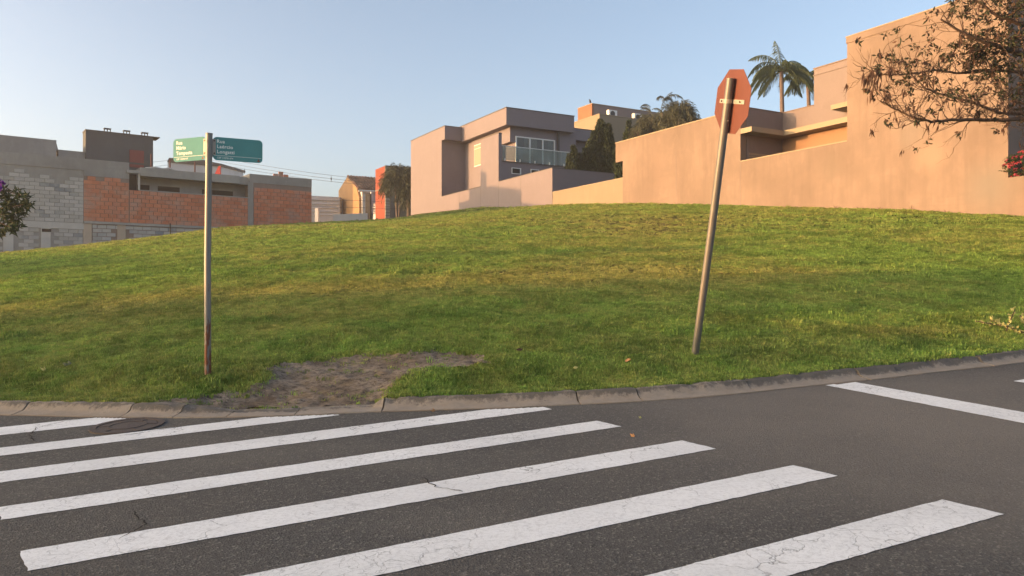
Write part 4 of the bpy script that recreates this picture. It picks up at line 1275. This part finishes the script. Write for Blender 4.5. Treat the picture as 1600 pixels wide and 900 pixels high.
for s_ in (10.75, 12.0, 13.3):
    v_ = empty('roof_vent', BP(s_, 6.6, 13.19), None, None, 'vents on the dark roof')
    tag(v_, {10.75: 'small metal vent at the right end of the dark flat roof', 12.0: 'middle of three small metal vents on the dark flat roof', 13.3: 'leftmost of three small metal vents on the dark flat roof'}[s_], 'vent', 'vents on the dark roof')
    bpart('cap', M['dark_metal'], v_, (s_ - 0.24, s_ + 0.24, 6.1, 6.5, 13.40, 13.45))
    for e_ in (-0.2, 0.0, 0.2): bpart('leg', M['dark_metal'], v_, (s_ + e_ - 0.03, s_ + e_ + 0.03, 6.25, 6.31, 13.18, 13.40))

# far white shed with dark roof edge and red sheet
hI = empty('far_shed', at(305, 290, 92), 'pale blue white shed with dark roof line behind the brick building', 'building')
p0, p1 = at(262, 252, 92), at(346, 259, 96)
g = MB(); g.prism([Vector((p0.x, p0.y, 4)), Vector((p1.x, p1.y, 4)), p1, p0], Vector((1, 5, 0))); g.build('wall', M['white_paint'], hI)
g = MB(); g.prism([at(261, 253, 91.8), at(347, 260, 95.8), at(347, 256, 95.8), at(310, 248.5, 94), at(264, 246.5, 91.8)], Vector((1, 5.5, 0))); g.build('roof', M['coping'], hI)
g = MB(); g.prism([at(334, 275, 90), at(344, 275, 90), at(344, 259, 90), at(341, 260, 90)], Vector((0, 0.3, 0)))
tag(g.build('billboard', M['red_sheet']), 'bright red slanting sheet above the concrete slab', 'billboard')
# thin dark stake in front of the blocks
p = at(266.5, 378, 48); g = MB(); g.tube([Vector((p.x, p.y, lz(p.x, p.y) - 0.1)), at(266, 349, 48)], 0.04, 6)
tag(g.build('stake', M['dark_metal'], None, False, (p.x, p.y, p.z)), 'thin dark stake in the grass before the grey block wall', 'stake')

# power line: pole hidden behind the sign, wires and spacers
up_ = at(327, 300, 104)
g = MB(); g.tube([Vector((up_.x, up_.y, 2)), at(327, 240, 104)], [0.16, 0.12], 10)
upole = empty('utility_pole', (up_.x, up_.y, 4), 'slim utility pole far behind the street name sign', 'utility pole'); g.build('pole', M['concrete'], upole)
g = MB(); a = at(321, 243, 104); b = at(333, 243, 104); g.tube([a, b], 0.06, 6); g.build('cross_arm', M['dark_metal'], upole)
def wire(name, label, pts, r=0.018):
    P = [Vector(p) for p in pts]; out = []
    for i in range(len(P) - 1):
        for k in range(10):
            t = k / 10; p = P[i].lerp(P[i + 1], t); p.z -= 0.35 * 4 * t * (1 - t) * 0.3; out.append(p)
    out.append(P[-1])
    g = MB(); g.tube(out, r, 5); o = g.build(name, M['cable']); tag(o, label, 'power line', 'overhead wires')
for k, (ly, ry0, ry1, ry2, w_) in enumerate(((253, 248, 272, 293, 'uppermost'), (262, 254, 277.5, 297, 'second from top'), (266, 259, 282, 301, 'third from top'))):
    wire('power_line', w_ + ' black wire crossing the sky beside the brick building', [at(150, ly + 8, 96), at(327, ry0 - 5, 103), at(486, ry1 - 2, 86), at(700, ry2 - 2, 80)])
for k, (y0, y1, y2, w_) in enumerate(((309, 313, 316, 'upper'), (318, 324, 325, 'lower'))):
    wire('power_line', w_ + ' of two low wires in front of the orange gabled house', [at(440, y0, 80), at(555, y1, 80), at(690, y2, 80)])
for x, y, Y in ((382, 267.5, 97), (517.5, 279.5, 85)):
    c = at(x, y, Y); so = empty('wire_spacer', c, 'small dark spacer on the wires, ' + ('above the brick building' if x < 400 else 'above the white building'), 'wire spacer', 'wire spacers')
    g = MB(); g.tube([c + Vector((0, 0, -0.32)), c + Vector((0, 0, 0.32))], 0.03, 6); g.build('rod', M['cable'], so)
    g = MB(); g.tube([c + Vector((0, 0, -0.14)), c + Vector((0, 0, 0)), c + Vector((0, 0, 0.14))], [0.03, 0.085, 0.03], 8); g.build('insulator', M['cable'], so)

# ------------------------------------------------------------------ vegetation helpers
def rvec(r=None):
    r = r or rng
    while True:
        v = Vector((r.uniform(-1, 1), r.uniform(-1, 1), r.uniform(-1, 1)))
        if 0.05 < v.length < 1: return v.normalized()
def leaf(mb, p, d, nrm, L, W, fold=0.15):
    """pointed leaf of two bent halves"""
    d = d.normalized(); s = d.cross(nrm)
    s = s.normalized() if s.length > 1e-4 else d.orthogonal().normalized()
    n = s.cross(d)
    b = len(mb.v)
    mb.v += [tuple(p), tuple(p + d * L * 0.45 + s * W * 0.5 - n * fold * W), tuple(p + d * L), tuple(p + d * L * 0.45 - s * W * 0.5 - n * fold * W), tuple(p + d * L * 0.5 + n * fold * W * 0.5)]
    mb.f += [(b, b + 1, b + 4), (b + 1, b + 2, b + 4), (b + 2, b + 3, b + 4), (b + 3, b, b + 4)]
def leaf2(mb, p, d, L, W):
    s = d.cross(rvec()); s = s.normalized() if s.length > 1e-4 else d.orthogonal().normalized()
    b = len(mb.v)
    mb.v += [tuple(p), tuple(p + d * L * 0.5 + s * W * 0.5), tuple(p + d * L), tuple(p + d * L * 0.5 - s * W * 0.5)]
    mb.f += [(b, b + 1, b + 2, b + 3)]
def limb(p0, p1, bend=0.1, n=6):
    p0 = Vector(p0); p1 = Vector(p1); L = (p1 - p0).length
    o = rvec() * L * bend; o2 = rvec() * L * bend * 0.5
    return [p0.lerp(p1, i / n) + o * math.sin(math.pi * i / n) + o2 * math.sin(2 * math.pi * i / n) for i in range(n + 1)]

# cypress: flame of many upright sprays round inner stems
def cypress(label, lobes, base, dens=1.0):
    root = empty('cypress_tree', base, label, 'tree', 'cypresses behind the garden wall')
    g = MB(); g.tube([base, base + Vector((0, 0, 1.2))], [0.14, 0.10], 8); g.build('trunk', M['bark'], root)
    mb = MB()
    for (c, h, r) in lobes:
        n = int(1300 * dens * h * r)
        for k in range(n):
            t = rng.random() ** 0.85
            prof = (0.55 + 0.45 * min(1, t / 0.25)) * (1 - t) ** 0.62 * 1.12
            a = rng.uniform(0, 6.283)
            rr = r * prof * (0.45 + 0.55 * math.sqrt(rng.random())) * (1 + 0.28 * noise.noise(Vector((a * 1.3, t * h * 1.7, c.x))))
            p = c + Vector((math.cos(a) * rr, math.sin(a) * rr, t * h))
            d = Vector((math.cos(a) * 0.55, math.sin(a) * 0.55, 1.0)) + rvec() * 0.5
            leaf2(mb, p, d.normalized(), rng.uniform(0.14, 0.30), rng.uniform(0.05, 0.11))
    mb.build('crown', M['cypress'], root)
def lobe(x, ytop, ybot, wpx, Y):
    b = at(x, ybot, Y); t = at(x, ytop, Y)
    return (b, t.z - b.z, wpx / 2 / FPX * Y)
cypress('broad dark many tipped cypress behind the garden wall', [lobe(924, 219, 280, 40, 57), lobe(932, 206, 282, 40, 57.2), lobe(938, 189, 282, 34, 57.5), lobe(951, 196, 280, 22, 57.3), lobe(917, 236, 282, 30, 56.8), lobe(946, 214, 282, 30, 57.1), lobe(958, 224, 258, 9, 56.5), lobe(927, 207, 262, 12, 56.6), lobe(920, 222, 264, 11, 56.5), lobe(913, 234, 266, 10, 56.4), lobe(933, 200, 255, 10, 56.6), lobe(943, 193, 250, 12, 56.8), lobe(948, 203, 255, 10, 56.5), lobe(955, 210, 262, 10, 56.6), lobe(909, 246, 272, 10, 56.3), lobe(961, 240, 272, 9, 56.4)], at(936, 290, 57.2))
cypress('small pointed cypress beside the glass balcony', [lobe(896, 229, 280, 18, 56), lobe(904, 242, 280, 14, 56.2), lobe(889, 243, 280, 12, 56)], at(897, 290, 56))
cypress('narrow cypress standing left of the feathery palms', [lobe(983, 191, 238, 11, 55), lobe(979, 206, 238, 11, 55.3)], at(982, 244, 55))
cypress('dark shrub top showing in the wall notch', [lobe(967, 250, 290, 13, 52), lobe(970, 252, 290, 10, 51.6)], at(968, 296, 52))

# palms: curved trunk, separate fronds with leaflets
def frond(root, base, az, el, L, droop, wl, mat, nl=34, rw=0.03, hang=0.6):
    pts = []; d = Vector((math.cos(az) * math.cos(el), math.sin(az) * math.cos(el), math.sin(el)))
    p = Vector(base); n = 12
    for i in range(n + 1):
        pts.append(p.copy())
        p = p + d * (L / n)
        d = (d + Vector((0, 0, -droop / n))).normalized()
    mb = MB(); mb.tube(pts, [rw * (1 - 0.8 * i / n) for i in range(n + 1)], 5)
    for k in range(nl):
        t = 0.14 + 0.86 * (k + rng.random() * 0.5) / nl
        f = t * n; i = min(int(f), n - 1); q = pts[i].lerp(pts[i + 1], f - i)
        dd = (pts[i + 1] - pts[i]).normalized()
        side = dd.cross(Vector((0, 0, 1)))
        side = side.normalized() if side.length > 1e-3 else Vector((1, 0, 0))
        ll = wl * math.sin(math.pi * min(0.97, t * 0.85 + 0.12)) * rng.uniform(0.8, 1.1)
        for sg in (-1, 1):
            dl = (side * sg * rng.uniform(0.75, 1.0) + dd * rng.uniform(0.35, 0.7) + Vector((0, 0, -hang * rng.uniform(0.4, 1.3)))).normalized()
            mid = q + dl * ll * 0.55; tip = mid + (dl + Vector((0, 0, -0.7 * hang))).normalized() * ll * 0.5
            w = (dd * 0.5 + Vector((0, 0, 0.5))).normalized() * wl * 0.036
            b = len(mb.v)
            mb.v += [tuple(q - w * 0.5), tuple(q + w * 0.5), tuple(mid + w), tuple(mid - w), tuple(tip)]
            mb.f += [(b, b + 1, b + 2, b + 3), (b + 3, b + 2, b + 4)]
    return mb.build('frond', mat, root)
def palm(label, base, top, r0, r1, specs, mat, wl, group, name='palm_tree', hang=1.3, nl=48):
    root = empty(name, base, label, 'palm', group)
    base = Vector(base); top = Vector(top)
    pts = [base.lerp(top, i / 12) for i in range(13)]
    g = MB(); g.tube(pts, [r0 + (r1 - r0) * i / 12 + (0.012 if i % 2 else 0) for i in range(13)], 12); smooth_angle(g.build('trunk', M['palm_trunk'], root), 60)
    for (az, el, L, droop) in specs: frond(root, top, az, el, L, droop, wl, mat, nl, 0.035, hang)
    return root
sp = []
for k, (az, el, L, dr_) in enumerate(((182, 55, 2.9, 3.0), (168, 25, 2.9, 2.6), (200, 2, 2.6, 2.2), (172, -20, 2.3, 1.6), (150, 70, 2.7, 2.4), (25, 62, 2.9, 2.9), (4, 38, 2.9, 2.8), (-18, 10, 2.6, 2.3), (12, -18, 2.2, 1.5), (95, 78, 2.5, 1.3), (262, 50, 2.6, 2.8), (285, 12, 2.4, 2.2), (75, 35, 2.6, 2.4), (235, 35, 2.5, 2.6), (318, 40, 2.6, 2.7), (110, 10, 2.3, 2.0), (190, 40, 2.7, 2.9), (15, 50, 2.7, 3.0), (175, 8, 2.7, 2.2), (-5, 22, 2.8, 2.5), (130, 55, 2.6, 2.6), (50, 60, 2.6, 2.6))):
    sp.append((R(az), R(el), L, dr_))
pt = at(1221, 112, 48)
palm('tall palm with slender pale trunk rising behind the recessed terrace', at(1225, 330, 48), pt, 0.15, 0.115, sp, M['frond'], 0.62, 'palms behind the sand coloured house')
pt = at(1262, 118, 53)
palm('lower palm half hidden behind the stepped parapet', at(1270, 330, 53), pt, 0.15, 0.12, [(a + 0.7, e * 0.8 - 0.05, L * 0.95, d) for a, e, L, d in sp], M['frond'], 0.62, 'palms behind the sand coloured house')
# feathery palm clumps over the long wall
def clump(label, cx, ytop, ybot, Y, n, L, mat, group, spread, seed, hang=1.0):
    global rng
    keep = rng; rng = random.Random(seed)
    b = at(cx, ybot, Y); t = at(cx, ytop, Y)
    root = empty('feathery_palm', b, label, 'palm', group)
    for k in range(3):
        o = Vector((rng.uniform(-0.4, 0.4), rng.uniform(-0.4, 0.4), 0)) * spread
        g = MB(); g.tube([b + o * 0.4, b + o + Vector((0, 0, (t.z - b.z) * 0.5))], [0.09, 0.06], 8); g.build('stem', M['palm_trunk'], root)
    for k in range(n):
        o = Vector((rng.uniform(-1, 1), rng.uniform(-1, 1), 0)) * 0.35 * spread
        base = b + o + Vector((0, 0, (t.z - b.z) * rng.uniform(0.35, 0.78)))
        frond(root, base, rng.uniform(0, 6.283), R(rng.uniform(25, 80)), L * rng.uniform(0.75, 1.1), rng.uniform(1.6, 2.8), 0.55 * L / 2.2, mat, 30, 0.025, hang)
    rng = keep
def weeping(name, label, cx, ytop, ybot, Y, wpx, mat, group, seed, cat, n=520, ybase=None):
    global rng
    keep = rng; rng = random.Random(seed)
    b = at(cx, ybase or ybot, Y); t = at(cx, ytop, Y); rad = wpx / 2 / FPX * Y; hgt = t.z - at(cx, ybot, Y).z
    root = empty(name, b, label, cat, group)
    for k in range(2):
        o = Vector((rng.uniform(-0.4, 0.4), 0.2, 0)) * rad
        g = MB(); g.tube([b + o * 0.3, b + o + Vector((0, 0, (t.z - b.z) * 0.8))], [0.11, 0.06], 8); g.build('stem', M['palm_trunk'], root)
    mb = MB()
    for k in range(n):
        a = rng.uniform(0, 6.283); q = math.sqrt(rng.random())
        rr = rad * q * (1 + 0.22 * noise.noise(Vector((a * 1.5, seed, 0))))
        z = t.z - hgt * (0.52 * q ** 2.6) - rng.uniform(0, 0.30) * hgt * (0.4 + q)
        p = Vector((t.x + rr * math.cos(a), t.y + rr * math.sin(a) * 0.8, z))
        L = hgt * rng.uniform(0.10, 0.24); d = Vector((math.cos(a) * 0.55, math.sin(a) * 0.55, rng.uniform(-0.4, 0.5)))
        for j in range(6):
            d = (d + Vector((0, 0, -0.45)) + rvec() * 0.2).normalized()
            for s_ in range(3): leaf2(mb, p, (d + rvec() * 0.55).normalized(), L * 0.62, L * 0.07)
            p = p + d * L * 0.3
    mb.build('crown', mat, root)
    rng = keep
GRP = 'feathery palms behind the long wall'
weeping('feathery_palm', 'rounded dull green feathery palm over the long wall, the left one', 1016, 176, 232, 54, 50, M['frond_grey'], GRP, 11, 'palm', 420, 240)
weeping('feathery_palm', 'rounded dull green feathery palm over the long wall, the right one', 1062, 154, 226, 52, 50, M['frond_grey'], GRP, 12, 'palm', 480, 236)
clump('tall thin feathery palm arching above the two rounded ones', 1038, 126, 226, 56, 10, 1.9, M['frond_grey'], GRP, 0.6, 13, 0.7)
clump('small upright palm between the left rounded one and the tall one', 1016, 150, 226, 55, 9, 1.2, M['frond_grey'], GRP, 0.5, 15, 0.7)
weeping('feathery_palm', 'low feathery palm at the left end of the clump', 996, 196, 232, 53, 22, M['frond_grey'], GRP, 14, 'palm', 160, 240)
# weeping tree by the red house
weeping('weeping_tree', 'drooping dark green tree hanging over the grey gate of the red house', 622, 256, 306, 80, 44, M['weep'], None, 21, 'tree', 560, 345)
weeping('weeping_tree', 'narrow drooping tree right beside the tall grey house wall', 638, 258, 322, 79, 14, M['weep'], None, 22, 'tree', 260, 345)

# flowering bush on the low wall
bc = at(1592, 258, 27.2)
bush = empty('flowering_bush', bc - Vector((0, 0, 0.5)), 'bush with pink flowers over the low wall at the right edge', 'bush')
mb = MB(); fl = []
for k in range(1500):
    v = rvec(); p = bc + Vector((v.x * 0.75 + 0.25, v.y * 0.5, v.z * 0.50 - 0.02)) * (0.55 + 0.45 * rng.random()) * (1 + 0.25 * noise.noise(v * 2.0))
    leaf(mb, p, (v + rvec() * 0.8).normalized(), rvec(), rng.uniform(0.07, 0.12), 0.05)
    if k % 24 == 0: fl.append(p + v * 0.06)
mb.build('foliage', M['leaf_bush'], bush)
g = MB(); g.tube([bc + Vector((0.25, 0.1, -1.6)), bc + Vector((0.2, 0, 0))], 0.05, 7); g.build('stem', M['bark'], bush)
for p in fl:
    mb = MB()
    for k in range(9):
        d = (rvec() + (p - bc).normalized() * 0.7).normalized(); leaf(mb, p, d, rvec(), 0.085, 0.06)
    mb.build('flower', M['pink'], bush)

# right hand tree: trunk beside the street, long bare boughs reaching into view
TR = Vector((13.2, 15.6)); trz = lz(TR.x, TR.y)
tree = empty('street_tree', (TR.x, TR.y, trz), 'spreading tree with sparse brown leaves and bare boughs, right edge', 'tree')
fork = Vector((12.6, 15.7, 3.9))
g = MB(); g.tube([(TR.x, TR.y, trz - 0.2), (TR.x - 0.1, TR.y, trz + 0.9), (12.9, 15.65, 3.0), fork], [0.26, 0.20, 0.17, 0.16], 12); smooth_angle(g.build('trunk', M['bark'], tree), 60)
boughs = [  # sighted centre lines (x, y, distance) and start radius
    ([(1640, 186, 15.4), (1600, 186, 15.3), (1545, 188, 15.2), (1500, 187, 15.1), (1455, 190, 15.0), (1425, 183, 14.9), (1398, 170, 14.9), (1375, 158, 14.8)], 0.050),
    ([(1650, 150, 15.8), (1600, 178, 15.6), (1560, 176, 15.5), (1520, 160, 15.4), (1480, 150, 15.4), (1445, 138, 15.3), (1425, 118, 15.3)], 0.045),
    ([(1650, 120, 16.0), (1600, 86, 15.9), (1570, 76, 15.8), (1545, 68, 15.7), (1500, 50, 15.6), (1470, 30, 15.5)], 0.075),
    ([(1640, 120, 16.4), (1590, 112, 16.3), (1540, 110, 16.3), (1500, 115, 16.2), (1460, 110, 16.1), (1425, 116, 16.0), (1390, 118, 15.9), (1362, 110, 15.9)], 0.040),
    ([(1650, 60, 16.8), (1600, 40, 16.7), (1560, 25, 16.6), (1530, 5, 16.6), (1500, -20, 16.6)], 0.06),
    ([(1640, 170, 16.2), (1590, 160, 16.1), (1560, 135, 16.0), (1545, 100, 16.0), (1530, 70, 16.0)], 0.035),
    ([(1660, 20, 15.2), (1620, -20, 15.0), (1570, -50, 15.0)], 0.07)]
twigs = MB(); lf = MB(); lfb = MB(); pods = MB()
def grow(p, d, L, r, lev):
    n = 5; pts = [p.copy()]; q = p.copy(); dd = d.copy()
    for i in range(n):
        dd = (dd + rvec() * 0.33 + Vector((0, 0, 0.05))).normalized(); q = q + dd * L / n; pts.append(q.copy())
    if q.x < 6.9 or (q.z > 7.2 and q.x < 8.6): return
    twigs.tube(pts, [r * (1 - 0.65 * i / n) for i in range(n + 1)], 5, False)
    if lev > 0:
        for k in range(3 if lev > 1 else 2):
            i = rng.randint(1, n); grow(pts[i], (dd + rvec() * 0.9).normalized(), L * rng.uniform(0.5, 0.75), r * 0.55, lev - 1)
    else:
        px = 800 + FPX * q.x / q.y; py = 450 - FPX * (q.z - CAM_Z) / q.y
        dens = 0.32 + 0.55 * sstep(1430, 1560, px) * sstep(150, 40, py) + 0.25 * sstep(1480, 1600, px)
        if py > 110: dens *= 0.55
        if py > 150: dens *= 0.5
        if rng.random() < dens:
            for k in range(rng.randint(6, 11)):
                m = lf if rng.random() < 0.74 else lfb
                ld = (rvec() + dd * 0.6 + Vector((0, 0, -0.35))).normalized()
                leaf(m, q + rvec() * 0.05, ld, rvec(), rng.uniform(0.075, 0.13), rng.uniform(0.035, 0.052))
        elif rng.random() < 0.13:
            for k in range(rng.randint(2, 5)):
                leaf(lfb, q + rvec() * 0.03, (Vector((0, 0, -1)) + rvec() * 0.35).normalized(), rvec(), rng.uniform(0.10, 0.2), 0.03, 0.4)
for ctl, r0 in boughs:
    P = [at(*c) for c in ctl]
    pts = []
    for i in range(len(P) - 1):
        for k in range(5): pts.append(P[i].lerp(P[i + 1], k / 5) + rvec() * 0.012)
    pts.append(P[-1])
    full = limb(fork, P[0], 0.05, 4)[:-1] + pts
    n = len(full)
    g = MB(); g.tube(full, [max(0.008, (r0 * 1.5 if i < 4 else r0) * (1 - 0.80 * i / n)) for i in range(n)], 8); smooth_angle(g.build('bough', M['bark'], tree), 60)
    for i in range(5, n):
        for rep in range(2):
            if rng.random() < 0.78:
                d = (full[min(i + 1, n - 1)] - full[i - 1]).normalized()
                grow(full[i], (d * 0.5 + rvec() * 0.9 + Vector((0, 0, 0.35))).normalized(), rng.uniform(0.3, 0.75), 0.010, 2 if rng.random() < 0.6 else 1)
# off-frame remainder of the crown
for k in range(26):
    e = Vector((12.8 + rng.uniform(-0.6, 4.0), 16 + rng.uniform(-3, 3.5), rng.uniform(5.2, 9.5)))
    L_ = limb(fork, e, 0.12, 7); twigs.tube(L_, [0.05 - 0.005 * i for i in range(8)], 6, False)
    for q in (4, 6, 7):
        grow(L_[q], rvec(), 0.8, 0.012, 2)
tw = twigs.build('twigs', M['bark'], tree)
o = lf.build('foliage', M['leaf_dark'], tree); o = lfb.build('foliage', M['leaf_rust'], tree); o['label'] = 'dry brown hanging leaves'
# dried bunches at the tips on the left
for (x, y, h) in ((1360, 118, 34), (1353, 128, 36), (1358, 150, 26), (1368, 132, 24), (1373, 112, 30), (1392, 112, 26), (1503, 58, 20), (1448, 196, 26), (1398, 184, 22)):
    mb = MB(); p = at(x, y - h / 2, 15.2)
    for k in range(9 if y < 180 else 3):
        d = (Vector((0, 0, -1)) + rvec() * 0.30).normalized()
        leaf(mb, p + rvec() * 0.04 + Vector((0, 0, -0.16 * rng.random())), d, rvec(), h / FPX * 15 * rng.uniform(0.5, 0.9), 0.035, 0.4)
    mb.tube([p + Vector((0.03, 0, 0.18)), p + Vector((0, 0, 0))], 0.006, 5)
    mb.build('dry_bunch', M['leaf_rust'], tree)

# left edge tree with purple flowers
LT = Vector((-14.6, 17.5)); ltz = lz(LT.x, LT.y)
ltree = empty('glory_tree', (LT.x, LT.y, ltz), 'small dark leafed tree with purple flowers at the left edge', 'tree')
g = MB(); top = Vector((-14.0, 17.5, 3.2)); g.tube([(LT.x, LT.y, ltz - 0.2), (-14.4, 17.5, 2.3), top], [0.12, 0.10, 0.07], 9); g.build('trunk', M['bark'], ltree)
mb = MB(); tb = MB()
tips = [at(*c) for c in ((10, 300, 17.4), (28, 303, 17.3), (42, 308, 17.2), (46, 318, 17.2), (36, 322, 17.5), (20, 315, 17.6), (5, 325, 17.3), (12, 335, 17.2), (25, 340, 17.4), (30, 352, 17.3), (18, 356, 17.1), (4, 350, 17.5), (2, 362, 17.3), (8, 310, 17.6), (-12, 310, 17.4), (-20, 340, 17.6), (-30, 290, 17.2), (-50, 320, 17.7), (-60, 280, 17.3), (-90, 300, 17.2), (-110, 330, 17.7), (-70, 350, 17.4), (-30, 265, 17.5), (-100, 260, 17.4), (33, 330, 17.7), (14, 322, 17.0), (22, 348, 17.6))]
for t_ in tips:
    L_ = limb(top + rvec() * 0.15, t_, 0.12, 6); tb.tube(L_, [0.022 - 0.0025 * i for i in range(7)], 5, False)
    ax_ = (t_ - top).normalized()
    for k in range(34):
        d = (rvec() + ax_ * 0.5 + Vector((0, 0, -0.25))).normalized()
        leaf(mb, t_ + rvec() * 0.08 - ax_ * 0.12 * rng.random(), d, rvec(), rng.uniform(0.12, 0.20), rng.uniform(0.045, 0.065), 0.2)
tb.build('twigs', M['bark'], ltree); mb.build('foliage', M['leaf_tibou'], ltree)
for c in ((3, 288, 17.2), (1, 296, 17.1), (-20, 280, 17.2), (-45, 300, 17.3), (-4, 283, 17.0)):
    mb = MB(); p = at(*c)
    for k in range(14):
        d = (rvec() + Vector((0, -0.5, 0.4))).normalized(); leaf(mb, p, d, rvec(), 0.10, 0.08)
    mb.build('flower', M['purple'], ltree)

# low trailing plant with pale leaves near the right kerb
p0 = at(1560, 488, 10.9)
pb = Vector((p0.x, p0.y, lz(p0.x, p0.y)))
plant = empty('trailing_plant', pb, 'low trailing branch with pale yellow leaves on the grass, right edge', 'plant')
for (x0, y0, x1, y1, dz, dens) in ((1600, 497, 1524, 468, 0.05, 30), (1596, 496, 1548, 484, 0.06, 34), (1572, 490, 1586, 464, 0.22, 22), (1610, 488, 1594, 472, 0.15, 26), (1625, 500, 1600, 482, 0.10, 26)):
    a = at(x0, y0, 10.7); b = at(x1, y1, 11.0)
    a.z = lz(a.x, a.y) + 0.05; b.z = lz(b.x, b.y) + dz + 0.05
    L_ = limb(a, b, 0.06, 8)
    g = MB(); g.tube(L_, 0.007, 5); br = g.build('branch', M['bark'], plant)
    mb = MB()
    for k in range(dens):
        q = L_[0].lerp(L_[-1], 0.15 + 0.85 * rng.random()); i = min(7, int(8 * rng.random())); q = L_[i].lerp(L_[i + 1], rng.random())
        leaf(mb, q + rvec() * 0.025, (rvec() + Vector((0, -0.2, 0.5))).normalized(), rvec(), rng.uniform(0.04, 0.075), 0.04)
    mb.build('leaf_spray', M['leaf_pale'], br)

# fallen leaves, each a thing of its own
def fallen(x, y, Y, size, mat, label, onroad=False):
    p = at(x, y, Y)
    if onroad:
        a = (x - 800) / FPX; b = (450 - y) / FPX
        t = CAM_Z / (QY + PX * a - b); p = Vector((a * t, t, road_z(a * t, t) + 0.012))
    else:
        # walk along the sight line to the turf
        lo = None
        for k in range(400):
            Yk = 7.6 + k * 0.05; q = at(x, y, Yk)
            if q.z <= lz(q.x, q.y) + 0.045: lo = q; break
        p = lo or p; p.z = lz(p.x, p.y) + 0.055
    mb = MB(); d = Vector((rng.uniform(-1, 1), rng.uniform(-0.5, 0.5), 0.15)).normalized()
    leaf(mb, p - d * size / 2, d, Vector((0.1, -0.35, 1)), size, size * 0.55, 0.3)
    leaf(mb, p - d * size / 2 + Vector((0, 0, 0.004)), (d + Vector((0.3, 0.3, 0.25))).normalized(), Vector((0, -0.3, 1)), size * 0.7, size * 0.4, 0.3)
    o = mb.build('fallen_leaf', mat, None, False, p); tag(o, label, 'leaf', 'fallen leaves')
fallen(981, 565, 9, 0.11, M['dead_leaf'], 'orange fallen leaf on the grass left of the stop sign post')
fallen(900, 577, 9, 0.07, M['leaf_pale'], 'pale fallen leaf on the grass above the middle kerb')
fallen(812, 548, 9, 0.10, M['leaf_rust'], 'dark brown curled leaf on the grass right of the bare patch')
fallen(67, 578, 9, 0.09, M['leaf_pale'], 'pale leaf on the grass left of the street name sign')
fallen(104, 571, 9, 0.12, M['leaf_tibou'], 'grey green leaf on the grass nearest the street name sign')
fallen(988, 682, 6, 0.055, M['dead_leaf'], 'orange leaf lying on the asphalt right of the crossing', True)
fallen(1000, 654, 6, 0.035, M['leaf_pale'], 'tiny pale leaf on the asphalt near the kerb', True)
fallen(676, 643, 6, 0.06, M['dead_leaf'], 'small brown leaf in the gutter by the kerb joint', True)

# weeds along the foot of the tall wall
for (u, hgt) in ((-0.6, 0.16), (-1.6, 0.12), (-3.0, 0.24), (-4.4, 0.14), (0.5, 0.26)):
    p = LP(u, -0.12); p.z = lz(p.x, p.y)
    mb = MB()
    for k in range(7):
        d = Vector((rng.uniform(-0.8, 0.8), rng.uniform(-0.6, 0.1), 1)).normalized(); leaf(mb, p, d, rvec(), hgt * rng.uniform(0.5, 1.1), 0.014, 0.1)
    o = mb.build('weed', M['leaf_rust'], None, False, p)
    wn_ = {-0.6: 'below the left edge of the tall wall', -1.6: 'second from the left edge of the tall wall', -3.0: 'tallest, under the middle of the tall wall', -4.4: 'right of the tallest one under the tall wall', -5.6: 'at the right end of the tall wall', 0.5: 'below the right end of the low terrace wall', -2.3: 'shortest, left of the tallest one'}[u]
    tag(o, 'dry weed at the wall foot, ' + wn_, 'weed', 'weeds at the wall foot')

# ------------------------------------------------------------------ houses across the street on the left (out of frame; they shade the road and the lower bank)
def corner_house(label, x0, x1, y0, y1, z0, z1, mat):
    h = empty('street_house', ((x0 + x1) / 2, (y0 + y1) / 2, z0), label, 'house', 'houses across the street')
    g = MB(); g.box(x0, x1, y0, y1, z0, z1 - 0.9); g.build('wall', mat, h)
    g = MB(); yc = (y0 + y1) / 2
    g.prism([(x0 - 0.4, y0 - 0.4, z1 - 0.9), (x1 + 0.4, y0 - 0.4, z1 - 0.9), (x1 - 1.5, y0 + 1.5, z1), (x0 + 1.5, y0 + 1.5, z1)], (0, y1 - y0 - 1.1, 0)); g.build('roof', M['tile'], h)
    for k in range(3):
        yk = y0 + (y1 - y0) * (k + 0.5) / 3
        g = MB(); g.box(x1 + 0.002, x1 + 0.06, yk - 0.6, yk + 0.6, z0 + 1.6, z0 + 2.8); w = g.build('window', M['white_metal'], h)
        g = MB(); g.box(x1 + 0.061, x1 + 0.08, yk - 0.52, yk + 0.52, z0 + 1.68, z0 + 2.72); g.build('pane', M['dark_room'], w)
    return h
g_house = corner_house('cream house across the street, outside the view on the near left', -47, -39, -16, 4.3, -2.6, 4.35, M['cream'])
corner_house('grey house across the street, outside the view behind the camera', -44, -36, -40, -17.5, -3.5, 4.6, M['white_paint'])
corner_house('sand house across the street, outside the view on the far left', -50, -41, 12.6, 22, -1.0, 4.9, M['sand_dark'])
g = MB(); g.box(-46, -41, 1.3, 4.2, 3.0, 6.2); g.build('shade_block', M['cream'], g_house)  # unseen block added to keep the sun off the right side of the bank

# thin evening haze
g = MB(); g.box(-130, 130, -60, 170, -10.5, 24)
hz = g.build('haze', M['asphalt']); hz.data.materials.clear()
hm = bpy.data.materials.new('haze_air'); hm.use_nodes = True; hm.node_tree.nodes.clear()
pv = hm.node_tree.nodes.new('ShaderNodeVolumePrincipled'); ho = hm.node_tree.nodes.new('ShaderNodeOutputMaterial')
pv.inputs['Color'].default_value = (0.95, 0.93, 0.90, 1); pv.inputs['Density'].default_value = 0.0010; pv.inputs['Anisotropy'].default_value = 0.4
hm.node_tree.links.new(pv.outputs[0], ho.inputs['Volume'])
hz.data.materials.append(hm)
tag(hz, 'thin warm evening haze over the whole place', None, None, 'stuff')
